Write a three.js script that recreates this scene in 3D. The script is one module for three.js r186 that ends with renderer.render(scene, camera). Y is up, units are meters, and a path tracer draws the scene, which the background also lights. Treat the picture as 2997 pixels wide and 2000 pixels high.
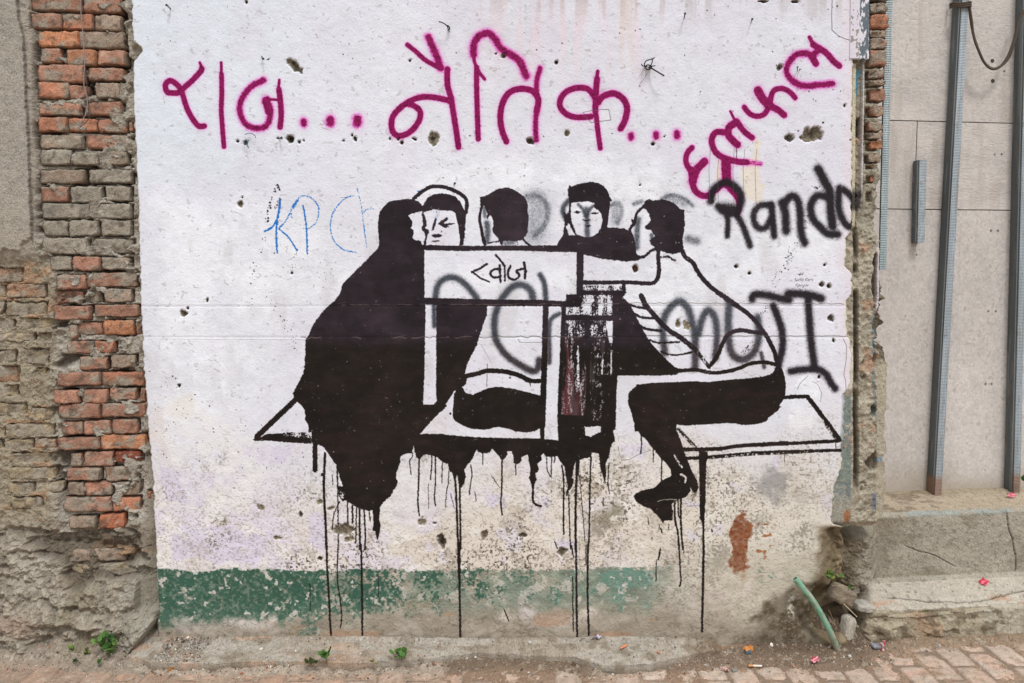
import * as THREE from 'three';
import { mergeVertices, mergeGeometries } from 'three/addons/utils/BufferGeometryUtils.js';

// ---------- camera, sky, sun, exposure ----------
const scene = new THREE.Scene();
const EYE = 1.53, DIST = 3.147, PITCH = THREE.MathUtils.degToRad(4.6), FOC = 2331, CX = 1498.5, CY = 1000;   // the photograph is 2997 x 2000
const camera = new THREE.PerspectiveCamera(2 * Math.atan(CY / FOC) * 180 / Math.PI, 1024 / 683, 0.1, 200);
camera.position.set(0, EYE, DIST);
camera.lookAt(0, EYE - Math.sin(PITCH), DIST - Math.cos(PITCH));
const renderer = new THREE.WebGLRenderer({ antialias: true });
renderer.setSize(1024, 683);
renderer.toneMapping = THREE.LinearToneMapping;
renderer.toneMappingExposure = 1.2;
renderer.shadowMap.enabled = true;
{ // an overcast sky: three times as bright overhead as at the horizon
  const W = 64, H = 32, d = new Float32Array(W * H * 4);
  for (let r = 0; r < H; r++) for (let c = 0; c < W; c++) {
    const el = ((r + 0.5) / H - 0.5) * Math.PI, s = Math.max(0, Math.sin(el)), L = el > 0 ? 1.3 * (1 + 2 * s) / 3 : 0.2, o = (r * W + c) * 4;
    d[o] = L * 0.968; d[o + 1] = L; d[o + 2] = L * 1.045; d[o + 3] = 1;
  }
  const sky = new THREE.DataTexture(d, W, H, THREE.RGBAFormat, THREE.FloatType);
  sky.mapping = THREE.EquirectangularReflectionMapping; sky.magFilter = THREE.LinearFilter; sky.needsUpdate = true;
  scene.background = sky; scene.environment = sky;
}
const sun = new THREE.DirectionalLight(new THREE.Color(1, 0.98, 0.955), 1.45);
sun.position.set(0.9, 5.6, 3.0); sun.target.position.set(0, 1, 0);
sun.castShadow = true; sun.shadow.radius = 22; sun.shadow.mapSize.set(2048, 2048);
Object.assign(sun.shadow.camera, { left: -4, right: 4, top: 4, bottom: -4, near: 0.1, far: 20 });
scene.add(sun, sun.target);

// ---------- small helpers ----------
const { lerp, clamp } = THREE.MathUtils, V = (x, y, z) => new THREE.Vector3(x, y, z);
const sst = (a, b, x) => { const t = clamp((x - a) / (b - a), 0, 1); return t * t * (3 - 2 * t); };
function rng(seed) { let a = seed >>> 0; return () => { a = (a + 0x6d2b79f5) | 0; let t = Math.imul(a ^ (a >>> 15), 1 | a); t = (t + Math.imul(t ^ (t >>> 7), 61 | t)) ^ t; return ((t ^ (t >>> 14)) >>> 0) / 4294967296; }; }
const LAT = new Float32Array(65536); { const r = rng(7); for (let i = 0; i < 65536; i++) LAT[i] = r(); }
function vn(x, y) {                                     // value noise, 0..1
  const ix = Math.floor(x), iy = Math.floor(y), fx = x - ix, fy = y - iy, u = fx * fx * (3 - 2 * fx), v = fy * fy * (3 - 2 * fy);
  const x0 = ix & 255, x1 = (ix + 1) & 255, y0 = (iy & 255) << 8, y1 = ((iy + 1) & 255) << 8;
  const a = LAT[y0 | x0], b = LAT[y0 | x1], c = LAT[y1 | x0], d = LAT[y1 | x1];
  return a + (b - a) * u + (c - a) * v + (a - b - c + d) * u * v;
}
function fbm(x, y, o = 4) { let s = 0, a = 0.5, t = 0; for (let i = 0; i < o; i++) { s += a * vn(x, y); t += a; a *= 0.5; const nx = x * 1.8 - y * 0.9 + 17.3; y = x * 0.9 + y * 1.8 + 5.1; x = nx; } return s / t; }
const ridge = (x, y, o = 3) => 1 - Math.abs(fbm(x, y, o) * 2 - 1);
const S2L = (c) => { c /= 255; return c <= 0.04045 ? c / 12.92 : Math.pow((c + 0.055) / 1.055, 2.4); };
const lin = (r, g, b) => new THREE.Color(S2L(r), S2L(g), S2L(b));
const mix3 = (a, b, t) => { a[0] += (b[0] - a[0]) * t; a[1] += (b[1] - a[1]) * t; a[2] += (b[2] - a[2]) * t; return a; };

// where a line of sight meets a vertical plane (z), a level (y) or any plane; and back
const SP = Math.sin(PITCH), CP = Math.cos(PITCH);
const sight = (px, py) => { const u = (px - CX) / FOC, v = (CY - py) / FOC; return V(u, v * CP - SP, -CP - v * SP); };
const atZ = (px, py, z = 0) => { const d = sight(px, py), t = (z - DIST) / d.z; return V(d.x * t, EYE + d.y * t, z); };
const atY = (px, py, y = 0) => { const d = sight(px, py), t = (y - EYE) / d.y; return V(d.x * t, y, DIST + d.z * t); };
const atPlane = (px, py, o, n) => { const d = sight(px, py), c = V(0, EYE, DIST), t = o.clone().sub(c).dot(n) / d.dot(n); return c.add(d.multiplyScalar(t)); };
const back = (x, y, z) => { const dy = y - EYE, dz = z - DIST, depth = -dy * SP - dz * CP, up = dy * CP - dz * SP; return [CX + FOC * x / depth, CY - FOC * up / depth]; };
const line = (...p) => (y) => { // piecewise linear from y to x, pairs y, x
  if (y <= p[0]) return p[1];
  for (let i = 2; i < p.length; i += 2) if (y <= p[i]) return lerp(p[i - 1], p[i + 1], (y - p[i - 2]) / (p[i] - p[i - 2]));
  return p[p.length - 1];
};

const used = {};
const numbered = (n) => { const k = used[n] = (used[n] ?? -1) + 1; return k ? `${n}_${String(k).padStart(3, '0')}` : n; };
function mesh(name, geometry, material, parent = scene) {
  const m = new THREE.Mesh(geometry, material); m.name = numbered(name); m.castShadow = m.receiveShadow = true; parent.add(m); return m;
}
function tag(o, label, category, group) { o.userData.label = label; o.userData.category = category; if (group) o.userData.group = group; return o; }
function thing(name, label, category, at = V(0, 0, 0), group) { const g = new THREE.Group(); g.name = numbered(name); g.position.copy(at); scene.add(g); return tag(g, label, category, group); }
const structure = (o) => { o.userData.kind = 'structure'; return o; };

function bytes(W, H, fn, srgb, repeat) {                // a computed texture; fn(u, v) fills [r, g, b] with 0..255
  const d = new Uint8Array(W * H * 4), c = [0, 0, 0];
  for (let r = 0; r < H; r++) for (let i = 0; i < W; i++) { fn((i + 0.5) / W, (r + 0.5) / H, c); const o = (r * W + i) * 4; d[o] = clamp(c[0], 0, 255); d[o + 1] = clamp(c[1], 0, 255); d[o + 2] = clamp(c[2], 0, 255); d[o + 3] = 255; }
  const t = new THREE.DataTexture(d, W, H); t.magFilter = THREE.LinearFilter; t.minFilter = THREE.LinearMipmapLinearFilter; t.generateMipmaps = true;
  if (srgb) t.colorSpace = THREE.SRGBColorSpace;
  if (repeat) t.wrapS = t.wrapT = THREE.RepeatWrapping;
  t.needsUpdate = true; return t;
}
// a tile of grit (0.3 m a side): 16 and 64 lattice cells divide 256 so that it closes
const tileN = (u, v, k) => vn(u * 256 / Math.round(256 / k), v * 256 / Math.round(256 / k));
const pn = (u, v, k, s) => { const x = u * k, y = v * k, ix = Math.floor(x), iy = Math.floor(y), fx = x - ix, fy = y - iy, a = fx * fx * (3 - 2 * fx), b = fy * fy * (3 - 2 * fy), m = (p, q) => LAT[((((q % k) + k) % k) * 131 + (((p % k) + k) % k) * 7 + s * 977) & 65535]; return lerp(lerp(m(ix, iy), m(ix + 1, iy), a), lerp(m(ix, iy + 1), m(ix + 1, iy + 1), a), b); };
const gritAt = (u, v) => 0.3 * pn(u, v, 16, 1) + 0.3 * pn(u, v, 48, 2) + 0.4 * pn(u, v, 120, 3);
const gritBump = bytes(512, 512, (u, v, c) => { const g = gritAt(u, v); c[0] = c[1] = c[2] = 255 * clamp(g - (pn(u, v, 60, 4) > 0.86 ? 0.3 : 0), 0, 1); }, false, true);
const gritMap = bytes(512, 512, (u, v, c) => { const g = gritAt(u, v), p = pn(u, v, 90, 5), k = 196 + 70 * (g - 0.5) + 40 * (p - 0.5) - (pn(u, v, 70, 6) > 0.88 ? 60 : 0) + (p > 0.9 ? 20 : 0) + 46; c[0] = k; c[1] = k; c[2] = k * 0.985; }, true, true);
const rough = (o = {}) => new THREE.MeshStandardMaterial({ vertexColors: true, roughness: 0.96, map: gritMap, bumpMap: gritBump, bumpScale: 0.0035, side: THREE.DoubleSide, ...o });
const M = { stone: rough(), soft: rough({ bumpScale: 0.0018 }), brick: rough({ bumpScale: 0.004 }) };

// a sheet over a grid: at(i/nu, j/nv) gives position and colour (sRGB 0..255)
function sheet(nu, nv, at, uvScale = 1 / 0.3) {
  const n = (nu + 1) * (nv + 1), pos = new Float32Array(n * 3), col = new Float32Array(n * 3), uv = new Float32Array(n * 2), idx = new Uint32Array(nu * nv * 6);
  const p = [0, 0, 0, 0, 0], c = [0, 0, 0]; let k = 0;
  for (let j = 0; j <= nv; j++) for (let i = 0; i <= nu; i++, k++) {
    at(i / nu, j / nv, p, c);
    pos[k * 3] = p[0]; pos[k * 3 + 1] = p[1]; pos[k * 3 + 2] = p[2]; uv[k * 2] = p[3] * uvScale; uv[k * 2 + 1] = p[4] * uvScale;
    for (let q = 0; q < 3; q++) col[k * 3 + q] = S2L(clamp(c[q], 0, 255));
  }
  k = 0;
  for (let j = 0; j < nv; j++) for (let i = 0; i < nu; i++) { const a = j * (nu + 1) + i, b = a + 1, d = a + nu + 1, e = d + 1; idx[k++] = a; idx[k++] = b; idx[k++] = e; idx[k++] = a; idx[k++] = e; idx[k++] = d; }
  const g = new THREE.BufferGeometry();
  g.setAttribute('position', new THREE.BufferAttribute(pos, 3)); g.setAttribute('uv', new THREE.BufferAttribute(uv, 2)); g.setAttribute('color', new THREE.BufferAttribute(col, 3));
  g.setIndex(new THREE.BufferAttribute(idx, 1)); g.computeVertexNormals(); return g;
}
// a weathered block: rounded, uneven, coloured by col(x, y, z, out)
function block(w, h, d, seed, col, { r = 0.005, amp = 0.0025, seg = [10, 6, 3], skew = 0 } = {}) {
  let g = new THREE.BoxGeometry(w, h, d, ...seg); g.deleteAttribute('uv'); g.deleteAttribute('normal'); g = mergeVertices(g, 1e-5);
  const P = g.attributes.position, n = P.count, c = new Float32Array(n * 3), uv = new Float32Array(n * 2), v = V(0, 0, 0), q = V(0, 0, 0), o = [0, 0, 0], ox = (seed * 7.31) % 97, oy = (seed * 3.77) % 89;
  r = Math.min(r, w * 0.45, h * 0.45, d * 0.45);
  for (let i = 0; i < n; i++) {
    v.fromBufferAttribute(P, i); const x0 = v.x, y0 = v.y, z0 = v.z;
    q.set(clamp(v.x, -w / 2 + r, w / 2 - r), clamp(v.y, -h / 2 + r, h / 2 - r), clamp(v.z, -d / 2 + r, d / 2 - r));
    const e = v.clone().sub(q); if (e.lengthSq() > 1e-12) v.copy(q).add(e.setLength(r));
    const N = (s, k) => fbm(x0 * k + z0 * k * 0.7 + ox + s, y0 * k - z0 * k * 0.6 + oy - s, 3) - 0.5;
    v.x += amp * 3 * N(1, 45); v.y += amp * 3 * N(9, 45); v.z += amp * 3.4 * N(21, 40) + amp * 2 * N(33, 130);
    v.y += skew * x0;
    const corner = Math.max(0, Math.abs(x0) / (w / 2) + Math.abs(y0) / (h / 2) - 1.4) * (fbm(ox + Math.sign(x0) * 5, oy + Math.sign(y0) * 5, 2) - 0.3); if (z0 > 0) v.z -= corner * 0.035 * Math.max(0, 1);
    P.setXYZ(i, v.x, v.y, v.z); col(x0 + ox, y0 + oy, z0, o); for (let k = 0; k < 3; k++) c[i * 3 + k] = S2L(clamp(o[k], 0, 255)); uv[i * 2] = (x0 + z0 + ox) / 0.3; uv[i * 2 + 1] = (y0 + z0 + oy) / 0.3;
  }
  g.setAttribute('color', new THREE.BufferAttribute(c, 3)); g.setAttribute('uv', new THREE.BufferAttribute(uv, 2)); g.computeVertexNormals(); return g;
}
// ---------- the painted wall ----------
const TW = 2048, WX0 = -1.55, WX1 = 1.5, WY0 = -0.1, WY1 = 2.95;                     // the painted face in metres
const TX = (X) => (X - WX0) / (WX1 - WX0) * TW, TY = (Y) => (WY1 - Y) / (WY1 - WY0) * TW;
const canvasOf = () => { const c = document.createElement('canvas'); c.width = c.height = TW; const x = c.getContext('2d'); x.fillStyle = '#000'; x.fillRect(0, 0, TW, TW); x.lineCap = x.lineJoin = 'round'; return x; };
const peelC = canvasOf(), inkC = canvasOf(), sprayC = canvasOf(), miscC = canvasOf();                      // ink: black brush paint; spray: R grey, G black, B magenta; misc: R blue crayon, G white repaint, B cracks
// drawing frames: corner and enlargement of the detail they were measured in
const ZA = [700, 500, 3.9167], ZB = [1200, 500, 3.9167], ZC = [1700, 500, 3.9167], ZD = [2000, 500, 3.9167], ZE = [700, 850, 3.9167], ZF = [1200, 850, 3.9167], ZG = [1700, 850, 3.9167], ZH = [2100, 850, 3.9167],
  ZI = [700, 1200, 3.9167], ZJ = [1200, 1200, 3.9167], ZK = [1700, 1200, 3.9167], ZL = [2200, 1100, 3.9167], T1 = [400, 0, 2.9375], T2 = [1100, 0, 2.9375], T3 = [1800, 0, 2.9375], B4 = [1400, 1600, 2.9375], B5 = [400, 1600, 2.35], ZV = [0, 0, 0.7841], ZP = [0, 0, 1];
const toTex = (z, x, y) => { const w = atZ(z[0] + x / z[2], z[1] + y / z[2], 0); return [TX(w.x), TY(w.y)]; };
const PXT = 0.875;                                                                    // texels to a photograph pixel
function pts(z, p) { const o = []; for (let i = 0; i < p.length; i += 2) o.push(toTex(z, p[i], p[i + 1])); return o; }
function smooth(o, closed) { // Catmull-Rom
  const r = [], n = o.length, g = (i) => closed ? o[(i + n) % n] : o[clamp(i, 0, n - 1)];
  for (let i = 0; i < (closed ? n : n - 1); i++) for (let k = 0; k < 8; k++) {
    const t = k / 8, a = g(i - 1), b = g(i), c = g(i + 1), d = g(i + 2);
    r.push([0, 1].map((q) => 0.5 * (2 * b[q] + (c[q] - a[q]) * t + (2 * a[q] - 5 * b[q] + 4 * c[q] - d[q]) * t * t + (3 * b[q] - a[q] - 3 * c[q] + d[q]) * t * t * t)));
  }
  if (!closed) r.push(o[n - 1]); return r;
}
const path = (x, o) => { x.beginPath(); o.forEach((p, i) => i ? x.lineTo(p[0], p[1]) : x.moveTo(p[0], p[1])); };
function fill(z, p, style = '#f00', x = inkC) { path(x, pts(z, p)); x.closePath(); x.fillStyle = style; x.fill(); }
const hole = (z, p) => fill(z, p, '#000');
function brush(z, w, p, style = '#f00', x = inkC) { path(x, smooth(pts(z, p))); x.lineWidth = Math.max(1.4, w / z[2] * PXT * 1.1); x.strokeStyle = style; x.stroke(); }
function straight(z, w, p, style = '#f00', x = inkC) { path(x, pts(z, p)); x.lineWidth = Math.max(1.2, w / z[2] * PXT); x.strokeStyle = style; x.stroke(); }
const dot = (z, r, x, y, style = '#f00', c = inkC) => { const [a, b] = toTex(z, x, y); c.beginPath(); c.arc(a, b, Math.max(0.8, r / z[2] * PXT), 0, 7); c.fillStyle = style; c.fill(); };
function sprayed(chan, z, w, p, layers, gain = 1) {
  sprayC.globalCompositeOperation = 'screen'; if (layers === SOFT) w *= 1.16; path(sprayC, smooth(pts(z, p)));
  for (const [f, a] of layers) { const k = Math.round(255 * a * gain); sprayC.lineWidth = w * f / z[2] * PXT; sprayC.strokeStyle = `rgb(${chan === 0 ? k : 0},${chan === 1 ? k : 0},${chan === 2 ? k : 0})`; sprayC.stroke(); }
}
const SOFT = [[1.75, 0.05], [1.5, 0.08], [1.28, 0.13], [1.08, 0.22], [0.88, 0.42], [0.66, 0.48], [0.4, 0.42]], CRISP = [[2.5, 0.025], [1.75, 0.04], [1.5, 0.06], [1.28, 0.12], [1.12, 0.3], [0.98, 0.75], [0.8, 0.9]], FUZZ = [[2.6, 0.035], [1.9, 0.06], [1.6, 0.1], [1.35, 0.2], [1.12, 0.35], [0.9, 0.55], [0.65, 0.7]];
const grey = (z, w, p, g = 1) => sprayed(0, z, w, p, SOFT, g), black = (z, w, p, g = 1) => sprayed(1, z, w, p, SOFT, g * 1.15), pink = (z, w, p, soft) => sprayed(2, z, w * 1.1, p, soft ? FUZZ : CRISP);
const pinkDot = (z, r, x, y) => pink(z, r * 1.5, [x, y - r * 0.2, x + 0.5, y + r * 0.45], true);

// woman in a long dark cloak, her back to us
fill(ZA, [1610, 470, 1640, 430, 1700, 365, 1740, 345, 1820, 335, 1930, 322, 1990, 328, 2060, 355, 2110, 405, 2120, 440, 2100, 462, 2030, 480, 1970, 492, 1935, 515, 1960, 540, 1985, 580, 1985, 620, 1965, 655, 1995, 680, 2000, 710, 1990, 745, 1980, 765, 2000, 785, 2030, 800, 2065, 795, 2085, 815, 2095, 850, 2125, 880, 2122, 1600, 1000, 1600, 1030, 1560, 1100, 1480, 1160, 1400, 1180, 1310, 1220, 1260, 1290, 1190, 1400, 1080, 1480, 1000, 1580, 900, 1605, 850, 1600, 780, 1590, 700, 1590, 600]);
fill(ZE, [1190, -20, 2122, -20, 2135, 200, 2125, 900, 2112, 1250, 2100, 1480, 2260, 1285, 2340, 1240, 2380, 1330, 2120, 1567, 2090, 1600, 800, 1600, 770, 1480, 750, 1480, 780, 1430, 750, 1370, 720, 1330, 665, 1280, 610, 1190, 640, 1130, 680, 1060, 730, 960, 745, 900, 750, 830, 745, 790, 760, 740, 755, 640, 760, 570, 780, 540, 850, 390, 920, 290, 970, 230, 1050, 150, 1110, 100, 1160, 30]);
fill(ZI, [2320, -60, 2300, 0, 2090, 260, 2065, 275, 2350, 275, 2350, 300, 2010, 380, 1990, 450, 1985, 500, 1950, 500, 1880, 510, 1845, 545, 1850, 600, 1830, 650, 1800, 720, 1800, 790, 1822, 830, 1800, 880, 1770, 920, 1740, 985, 1690, 1030, 1650, 1060, 1615, 1120, 1610, 1200, 1605, 1260, 1622, 1330, 1610, 1400, 1590, 1490, 1575, 1480, 1560, 1390, 1530, 1385, 1540, 1300, 1530, 1150, 1480, 1165, 1400, 1140, 1330, 1110, 1250, 1060, 1240, 1040, 1180, 1045, 1150, 1000, 1135, 950, 1150, 890, 1190, 870, 1160, 800, 1130, 700, 1110, 630, 1060, 560, 1020, 500, 960, 420, 900, 400, 830, 380, 815, 290, 790, 240, 815, 180, 760, 130, 760, 70, 750, 20, 760, -60]);
straight(ZE, 66, [655, 1245, 420, 1470, 200, 1680]); fill(ZI, [150, 335, 220, 330, 310, 275, 520, 268, 815, 300, 830, 388, 600, 375, 300, 352, 180, 358]);
fill(ZI, [500, 262, 700, 255, 830, 255, 830, 330, 500, 300], 'rgb(255,150,0)');
// woman in a headscarf
brush(ZB, 40, [40, 320, 110, 260, 200, 200, 260, 182, 340, 180, 420, 195, 500, 225, 570, 262, 620, 300, 648, 345, 652, 400, 640, 480]);
fill(ZB, [160, 475, 148, 400, 200, 310, 270, 270, 350, 258, 450, 270, 520, 292, 570, 350, 605, 410, 625, 455, 645, 440, 640, 560, 630, 700, 625, 760, 608, 858, 560, 858, 572, 780, 555, 650, 540, 580, 528, 530, 520, 485, 480, 460, 400, 455, 330, 450, 280, 440, 230, 455, 190, 465]);
fill(ZB, [130, 400, 160, 420, 155, 490, 175, 520, 185, 570, 190, 625, 172, 652, 210, 680, 217, 710, 195, 745, 182, 840, 165, 860, 150, 850, 175, 760, 165, 705, 140, 690, 130, 650, 150, 620, 145, 560, 135, 510, 140, 480]);
fill(ZB, [300, 530, 298, 600, 275, 670, 255, 695, 252, 680, 265, 600, 285, 545]);
fill(ZB, [315, 612, 350, 580, 400, 540, 430, 535, 438, 555, 420, 575, 378, 600, 400, 605, 460, 600, 520, 605, 470, 620, 430, 630, 455, 642, 400, 656, 370, 640, 340, 622]);
dot(ZB, 9, 360, 697); fill(ZB, [240, 738, 290, 725, 310, 727, 340, 725, 376, 743, 330, 767, 280, 766]); fill(ZB, [248, 805, 300, 795, 342, 800, 310, 815, 280, 822]);
// man seen from behind
fill(ZB, [795, 293, 810, 303, 830, 300, 900, 270, 1000, 210, 1080, 192, 1150, 200, 1220, 230, 1290, 285, 1320, 310, 1345, 360, 1352, 480, 1360, 540, 1350, 700, 1330, 745, 1290, 790, 1240, 805, 1200, 808, 1130, 800, 1070, 808, 1058, 855, 1040, 850, 1030, 820, 1010, 770, 960, 720, 940, 680, 955, 620, 950, 570, 940, 530, 920, 512, 905, 530, 893, 552, 875, 540, 885, 490, 860, 430, 850, 395, 830, 430, 817, 500, 812, 570, 832, 640, 852, 750, 880, 850, 845, 862, 822, 800, 808, 720, 795, 620, 780, 560, 788, 490, 803, 420, 805, 330]);
brush(ZB, 15, [890, 832, 960, 818, 1050, 800]); brush(ZB, 24, [1300, 790, 1340, 830, 1390, 866]); straight(ZB, 5, [1232, 800, 1232, 845]);
grey(ZB, 60, [880, 600, 890, 700, 880, 800], 0.75); grey(ZB, 40, [850, 430, 860, 520], 0.6); grey(ZB, 70, [1100, 830, 1180, 815], 0.45);
// man facing us, and his dark shoulders
fill(ZB, [1810, 215, 1820, 170, 1832, 158, 1850, 185, 1930, 150, 2000, 140, 2080, 124, 2160, 140, 2220, 170, 2265, 230, 2290, 300, 2318, 345, 2295, 360, 2285, 450, 2270, 600, 2262, 652, 2360, 655, 2440, 660, 2480, 700, 2480, 1000, 2350, 1030, 2200, 1005, 2060, 972, 1985, 962, 1985, 862, 1675, 866, 1720, 790, 1752, 740, 1775, 600, 1760, 480, 1800, 470, 1820, 480, 1826, 330, 1812, 290]);
fill(ZC, [300, 652, 400, 655, 500, 660, 550, 690, 582, 730, 600, 800, 610, 880, 615, 960, 650, 990, 700, 1000, 650, 1030, 560, 1035, 520, 1045, 470, 1035, 400, 1022, 250, 1012, 100, 975, 35, 965, 0, 960, 0, 700]);
hole(ZB, [1850, 370, 1950, 355, 2040, 350, 2110, 370, 2115, 430, 2160, 450, 2195, 500, 2207, 570, 2190, 650, 2160, 710, 2110, 745, 2060, 762, 2000, 757, 1915, 735, 1895, 690, 1860, 600, 1842, 500, 1845, 420]);
hole(ZB, [1790, 640, 1815, 600, 1850, 660, 1895, 738, 1820, 742]); hole(ZB, [1775, 440, 1812, 400, 1812, 470, 1785, 500]);
fill(ZB, [1870, 475, 1920, 458, 1968, 468, 1925, 494]); fill(ZB, [2066, 487, 2115, 473, 2168, 480, 2140, 497, 2100, 501]); fill(ZB, [1993, 630, 2040, 620, 2085, 628, 2050, 648]); brush(ZB, 15, [1985, 563, 2020, 572, 2062, 560]);
grey(ZB, 56, [2025, 440, 2030, 600, 2035, 770], 0.75); grey(ZB, 34, [1930, 390, 1980, 440, 2020, 520, 2070, 430, 2130, 390], 0.7); grey(ZB, 55, [1830, 330, 1770, 400, 1755, 480, 1790, 560], 0.9);
// man in profile and his coat
fill(ZC, [735, 345, 760, 335, 785, 328, 830, 342, 930, 328, 1000, 340, 1080, 380, 1140, 440, 1182, 450, 1192, 600, 1182, 700, 1165, 780, 1172, 850, 1182, 900, 1130, 940, 1060, 955, 980, 945, 930, 920, 830, 920, 810, 905, 850, 880, 812, 850, 788, 800, 845, 750, 830, 720, 805, 682, 745, 672, 738, 640, 805, 570, 780, 500, 740, 440, 705, 430]);
brush(ZC, 30, [745, 380, 700, 425, 650, 475, 625, 545, 618, 600, 578, 645, 562, 690, 590, 760, 612, 850, 625, 950, 665, 988, 720, 985, 790, 930, 850, 895]); fill(ZC, [575, 550, 620, 560, 610, 610, 585, 600]);
grey(ZC, 60, [660, 560, 645, 700, 640, 880], 0.7); grey(ZC, 45, [810, 740, 830, 830], 0.7);
brush(ZC, 44, [888, 925, 888, 1000, 896, 1150, 880, 1230, 838, 1283, 750, 1292, 600, 1282, 470, 1278]); fill(ZC, [-30, 1252, 200, 1260, 480, 1256, 500, 1300, 250, 1305, 50, 1308, -30, 1305]); brush(ZC, 24, [925, 992, 1000, 985, 1040, 1010, 1080, 1030], 'rgb(255,110,0)');
brush(ZC, 48, [1160, 910, 1200, 990, 1280, 1050, 1330, 1140, 1400, 1240, 1500, 1340, 1640, 1440, 1800, 1550]); brush(ZG, 48, [1560, 20, 1740, 150, 1880, 240, 2000, 350, 2070, 440, 2130, 530, 2190, 640, 2230, 740, 2250, 840]); straight(ZG, 60, [2245, 780, 2265, 880, 2300, 960]);
// the newspaper
fill(ZB, [120, 848, 600, 862, 1000, 858, 1700, 855, 1990, 855, 1990, 1250, 1975, 1567, 1905, 1520, 1910, 935, 1600, 930, 1250, 916, 900, 916, 620, 922, 165, 912]);
fill(ZF, [140, 85, 160, 82, 900, 102, 1500, 108, 1910, 132, 1990, 20, 1985, 60, 1965, 180, 1870, 192, 1780, 195, 1735, 188, 1500, 182, 890, 182, 180, 160, 150, 160]);
hole(ZB, [165, 912, 620, 922, 900, 916, 1250, 916, 1600, 930, 1910, 937, 1908, 1502, 1500, 1480, 900, 1474, 165, 1454]);
brush(ZB, 26, [880, 1068, 840, 1095, 790, 1128, 710, 1158]); brush(ZB, 20, [715, 1160, 800, 1225, 910, 1276]);
brush(ZB, 26, [1035, 1130, 970, 1130, 925, 1165, 930, 1208, 980, 1225, 1040, 1205]); straight(ZB, 28, [1028, 1082, 1038, 1275]); brush(ZB, 25, [982, 968, 1030, 1020, 1078, 1085]); straight(ZB, 22, [1086, 1092, 1090, 1268]);
brush(ZB, 26, [1152, 1095, 1126, 1150, 1128, 1215, 1180, 1248, 1230, 1235, 1252, 1190, 1222, 1160, 1240, 1138, 1300, 1124]); straight(ZB, 32, [1308, 1055, 1324, 1140, 1318, 1228]);
// figure behind the newspaper: torso, hem, thighs
fill(ZF, [300, 150, 890, 150, 885, 200, 880, 280, 790, 540, 765, 630, 660, 830, 630, 960, 650, 1010, 640, 1080, 595, 1110, 560, 1150, 515, 1150, 480, 1200, 430, 1280, 340, 1400, 180, 1567, 130, 1620, 60, 1620, 150, 1470, 305, 1270, 298, 1150, 300, 700]);
fill(ZF, [505, 1200, 540, 1110, 590, 1040, 600, 1110, 640, 1180, 720, 1195, 780, 1170, 850, 1140, 920, 1118, 1000, 1105, 1130, 1120, 1200, 1130, 1350, 1170, 1495, 1207, 1520, 1200, 1495, 1400, 490, 1400, 500, 1250]);
fill(ZJ, [490, -20, 1500, -20, 1490, 210, 1430, 245, 1330, 260, 1200, 245, 1130, 215, 1000, 193, 920, 220, 820, 228, 700, 215, 600, 180, 520, 130, 490, 90]);
brush(ZF, 52, [640, 985, 750, 960, 880, 925, 1020, 925, 1150, 945, 1280, 990, 1370, 1035, 1480, 1040]); straight(ZF, 6, [886, 840, 880, 1110]); straight(ZF, 9, [1375, 1050, 1378, 1098]); dot(ZF, 14, 462, 1412);
// table frame and its pillar
fill(ZF, [1525, 175, 1590, 180, 1580, 600, 1572, 900, 1550, 1567, 1488, 1567, 1498, 1100, 1510, 700]); fill(ZJ, [1488, -10, 1550, -10, 1540, 340, 1490, 330]); fill(ZF, [1735, 180, 1785, 190, 1780, 500, 1765, 800, 1735, 1420, 1690, 1450, 1700, 1100, 1720, 700]);
const DRYISH = 'rgb(255,135,0)', VERYDRY = 'rgb(255,205,0)';
fill(ZF, [1790, 45, 2420, 45, 2420, 400, 2378, 970, 2368, 1200, 2356, 1560, 1700, 1560, 1735, 1420, 1765, 800, 1780, 300]);
hole(ZF, [1985, 55, 2322, 55, 2322, 288, 1785, 280, 1788, 195, 1960, 190]); fill(ZF, [1985, 55, 2322, 55, 2322, 288, 1785, 280, 1788, 195, 1960, 190], VERYDRY);
hole(ZF, [1785, 345, 2322, 352, 2322, 600, 2290, 600, 2250, 420, 1785, 420]); fill(ZF, [1785, 345, 2250, 352, 2250, 540, 1778, 540], DRYISH);
fill(ZF, [1778, 540, 2240, 560, 2240, 1240, 2020, 1300, 1990, 1440, 1735, 1425, 1765, 800], 'rgb(255,112,255)'); fill(ZF, [1930, 540, 2100, 540, 2060, 900, 2075, 1567, 2010, 1567, 2020, 900]); fill(ZF, [2090, 1000, 2120, 600, 2330, 600, 2330, 1300, 2090, 1560], 'rgb(255,85,255)'); straight(ZF, 14, [2150, 680, 2160, 980], 'rgb(255,190,0)'); straight(ZF, 16, [2210, 800, 2200, 960], 'rgb(255,200,0)'); straight(ZF, 16, [2308, 690, 2305, 960], 'rgb(255,170,0)'); straight(ZF, 26, [1920, 640, 1930, 1120], 'rgb(255,190,0)');
hole(ZC, [35, 1318, 300, 1316, 495, 1318, 500, 1365, 300, 1372, 32, 1366]); fill(ZC, [35, 1318, 300, 1316, 495, 1318, 500, 1365, 300, 1372, 32, 1366], VERYDRY); fill(ZC, [470, 1285, 510, 1300, 520, 1400, 505, 1425, 20, 1424, 20, 1370, 480, 1372]);
fill(ZC, [365, 1424, 520, 1420, 480, 1440, 480, 1580, 365, 1580]);
fill(ZG, [365, 0, 440, 20, 470, 65, 560, 160, 620, 270, 680, 390, 740, 500, 800, 600, 900, 710, 1000, 810, 1080, 880, 1150, 905, 1100, 970, 880, 980, 420, 978, 412, 1100, 400, 1400, 395, 1600, 230, 1600, 260, 1200, 360, 970]);
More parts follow.
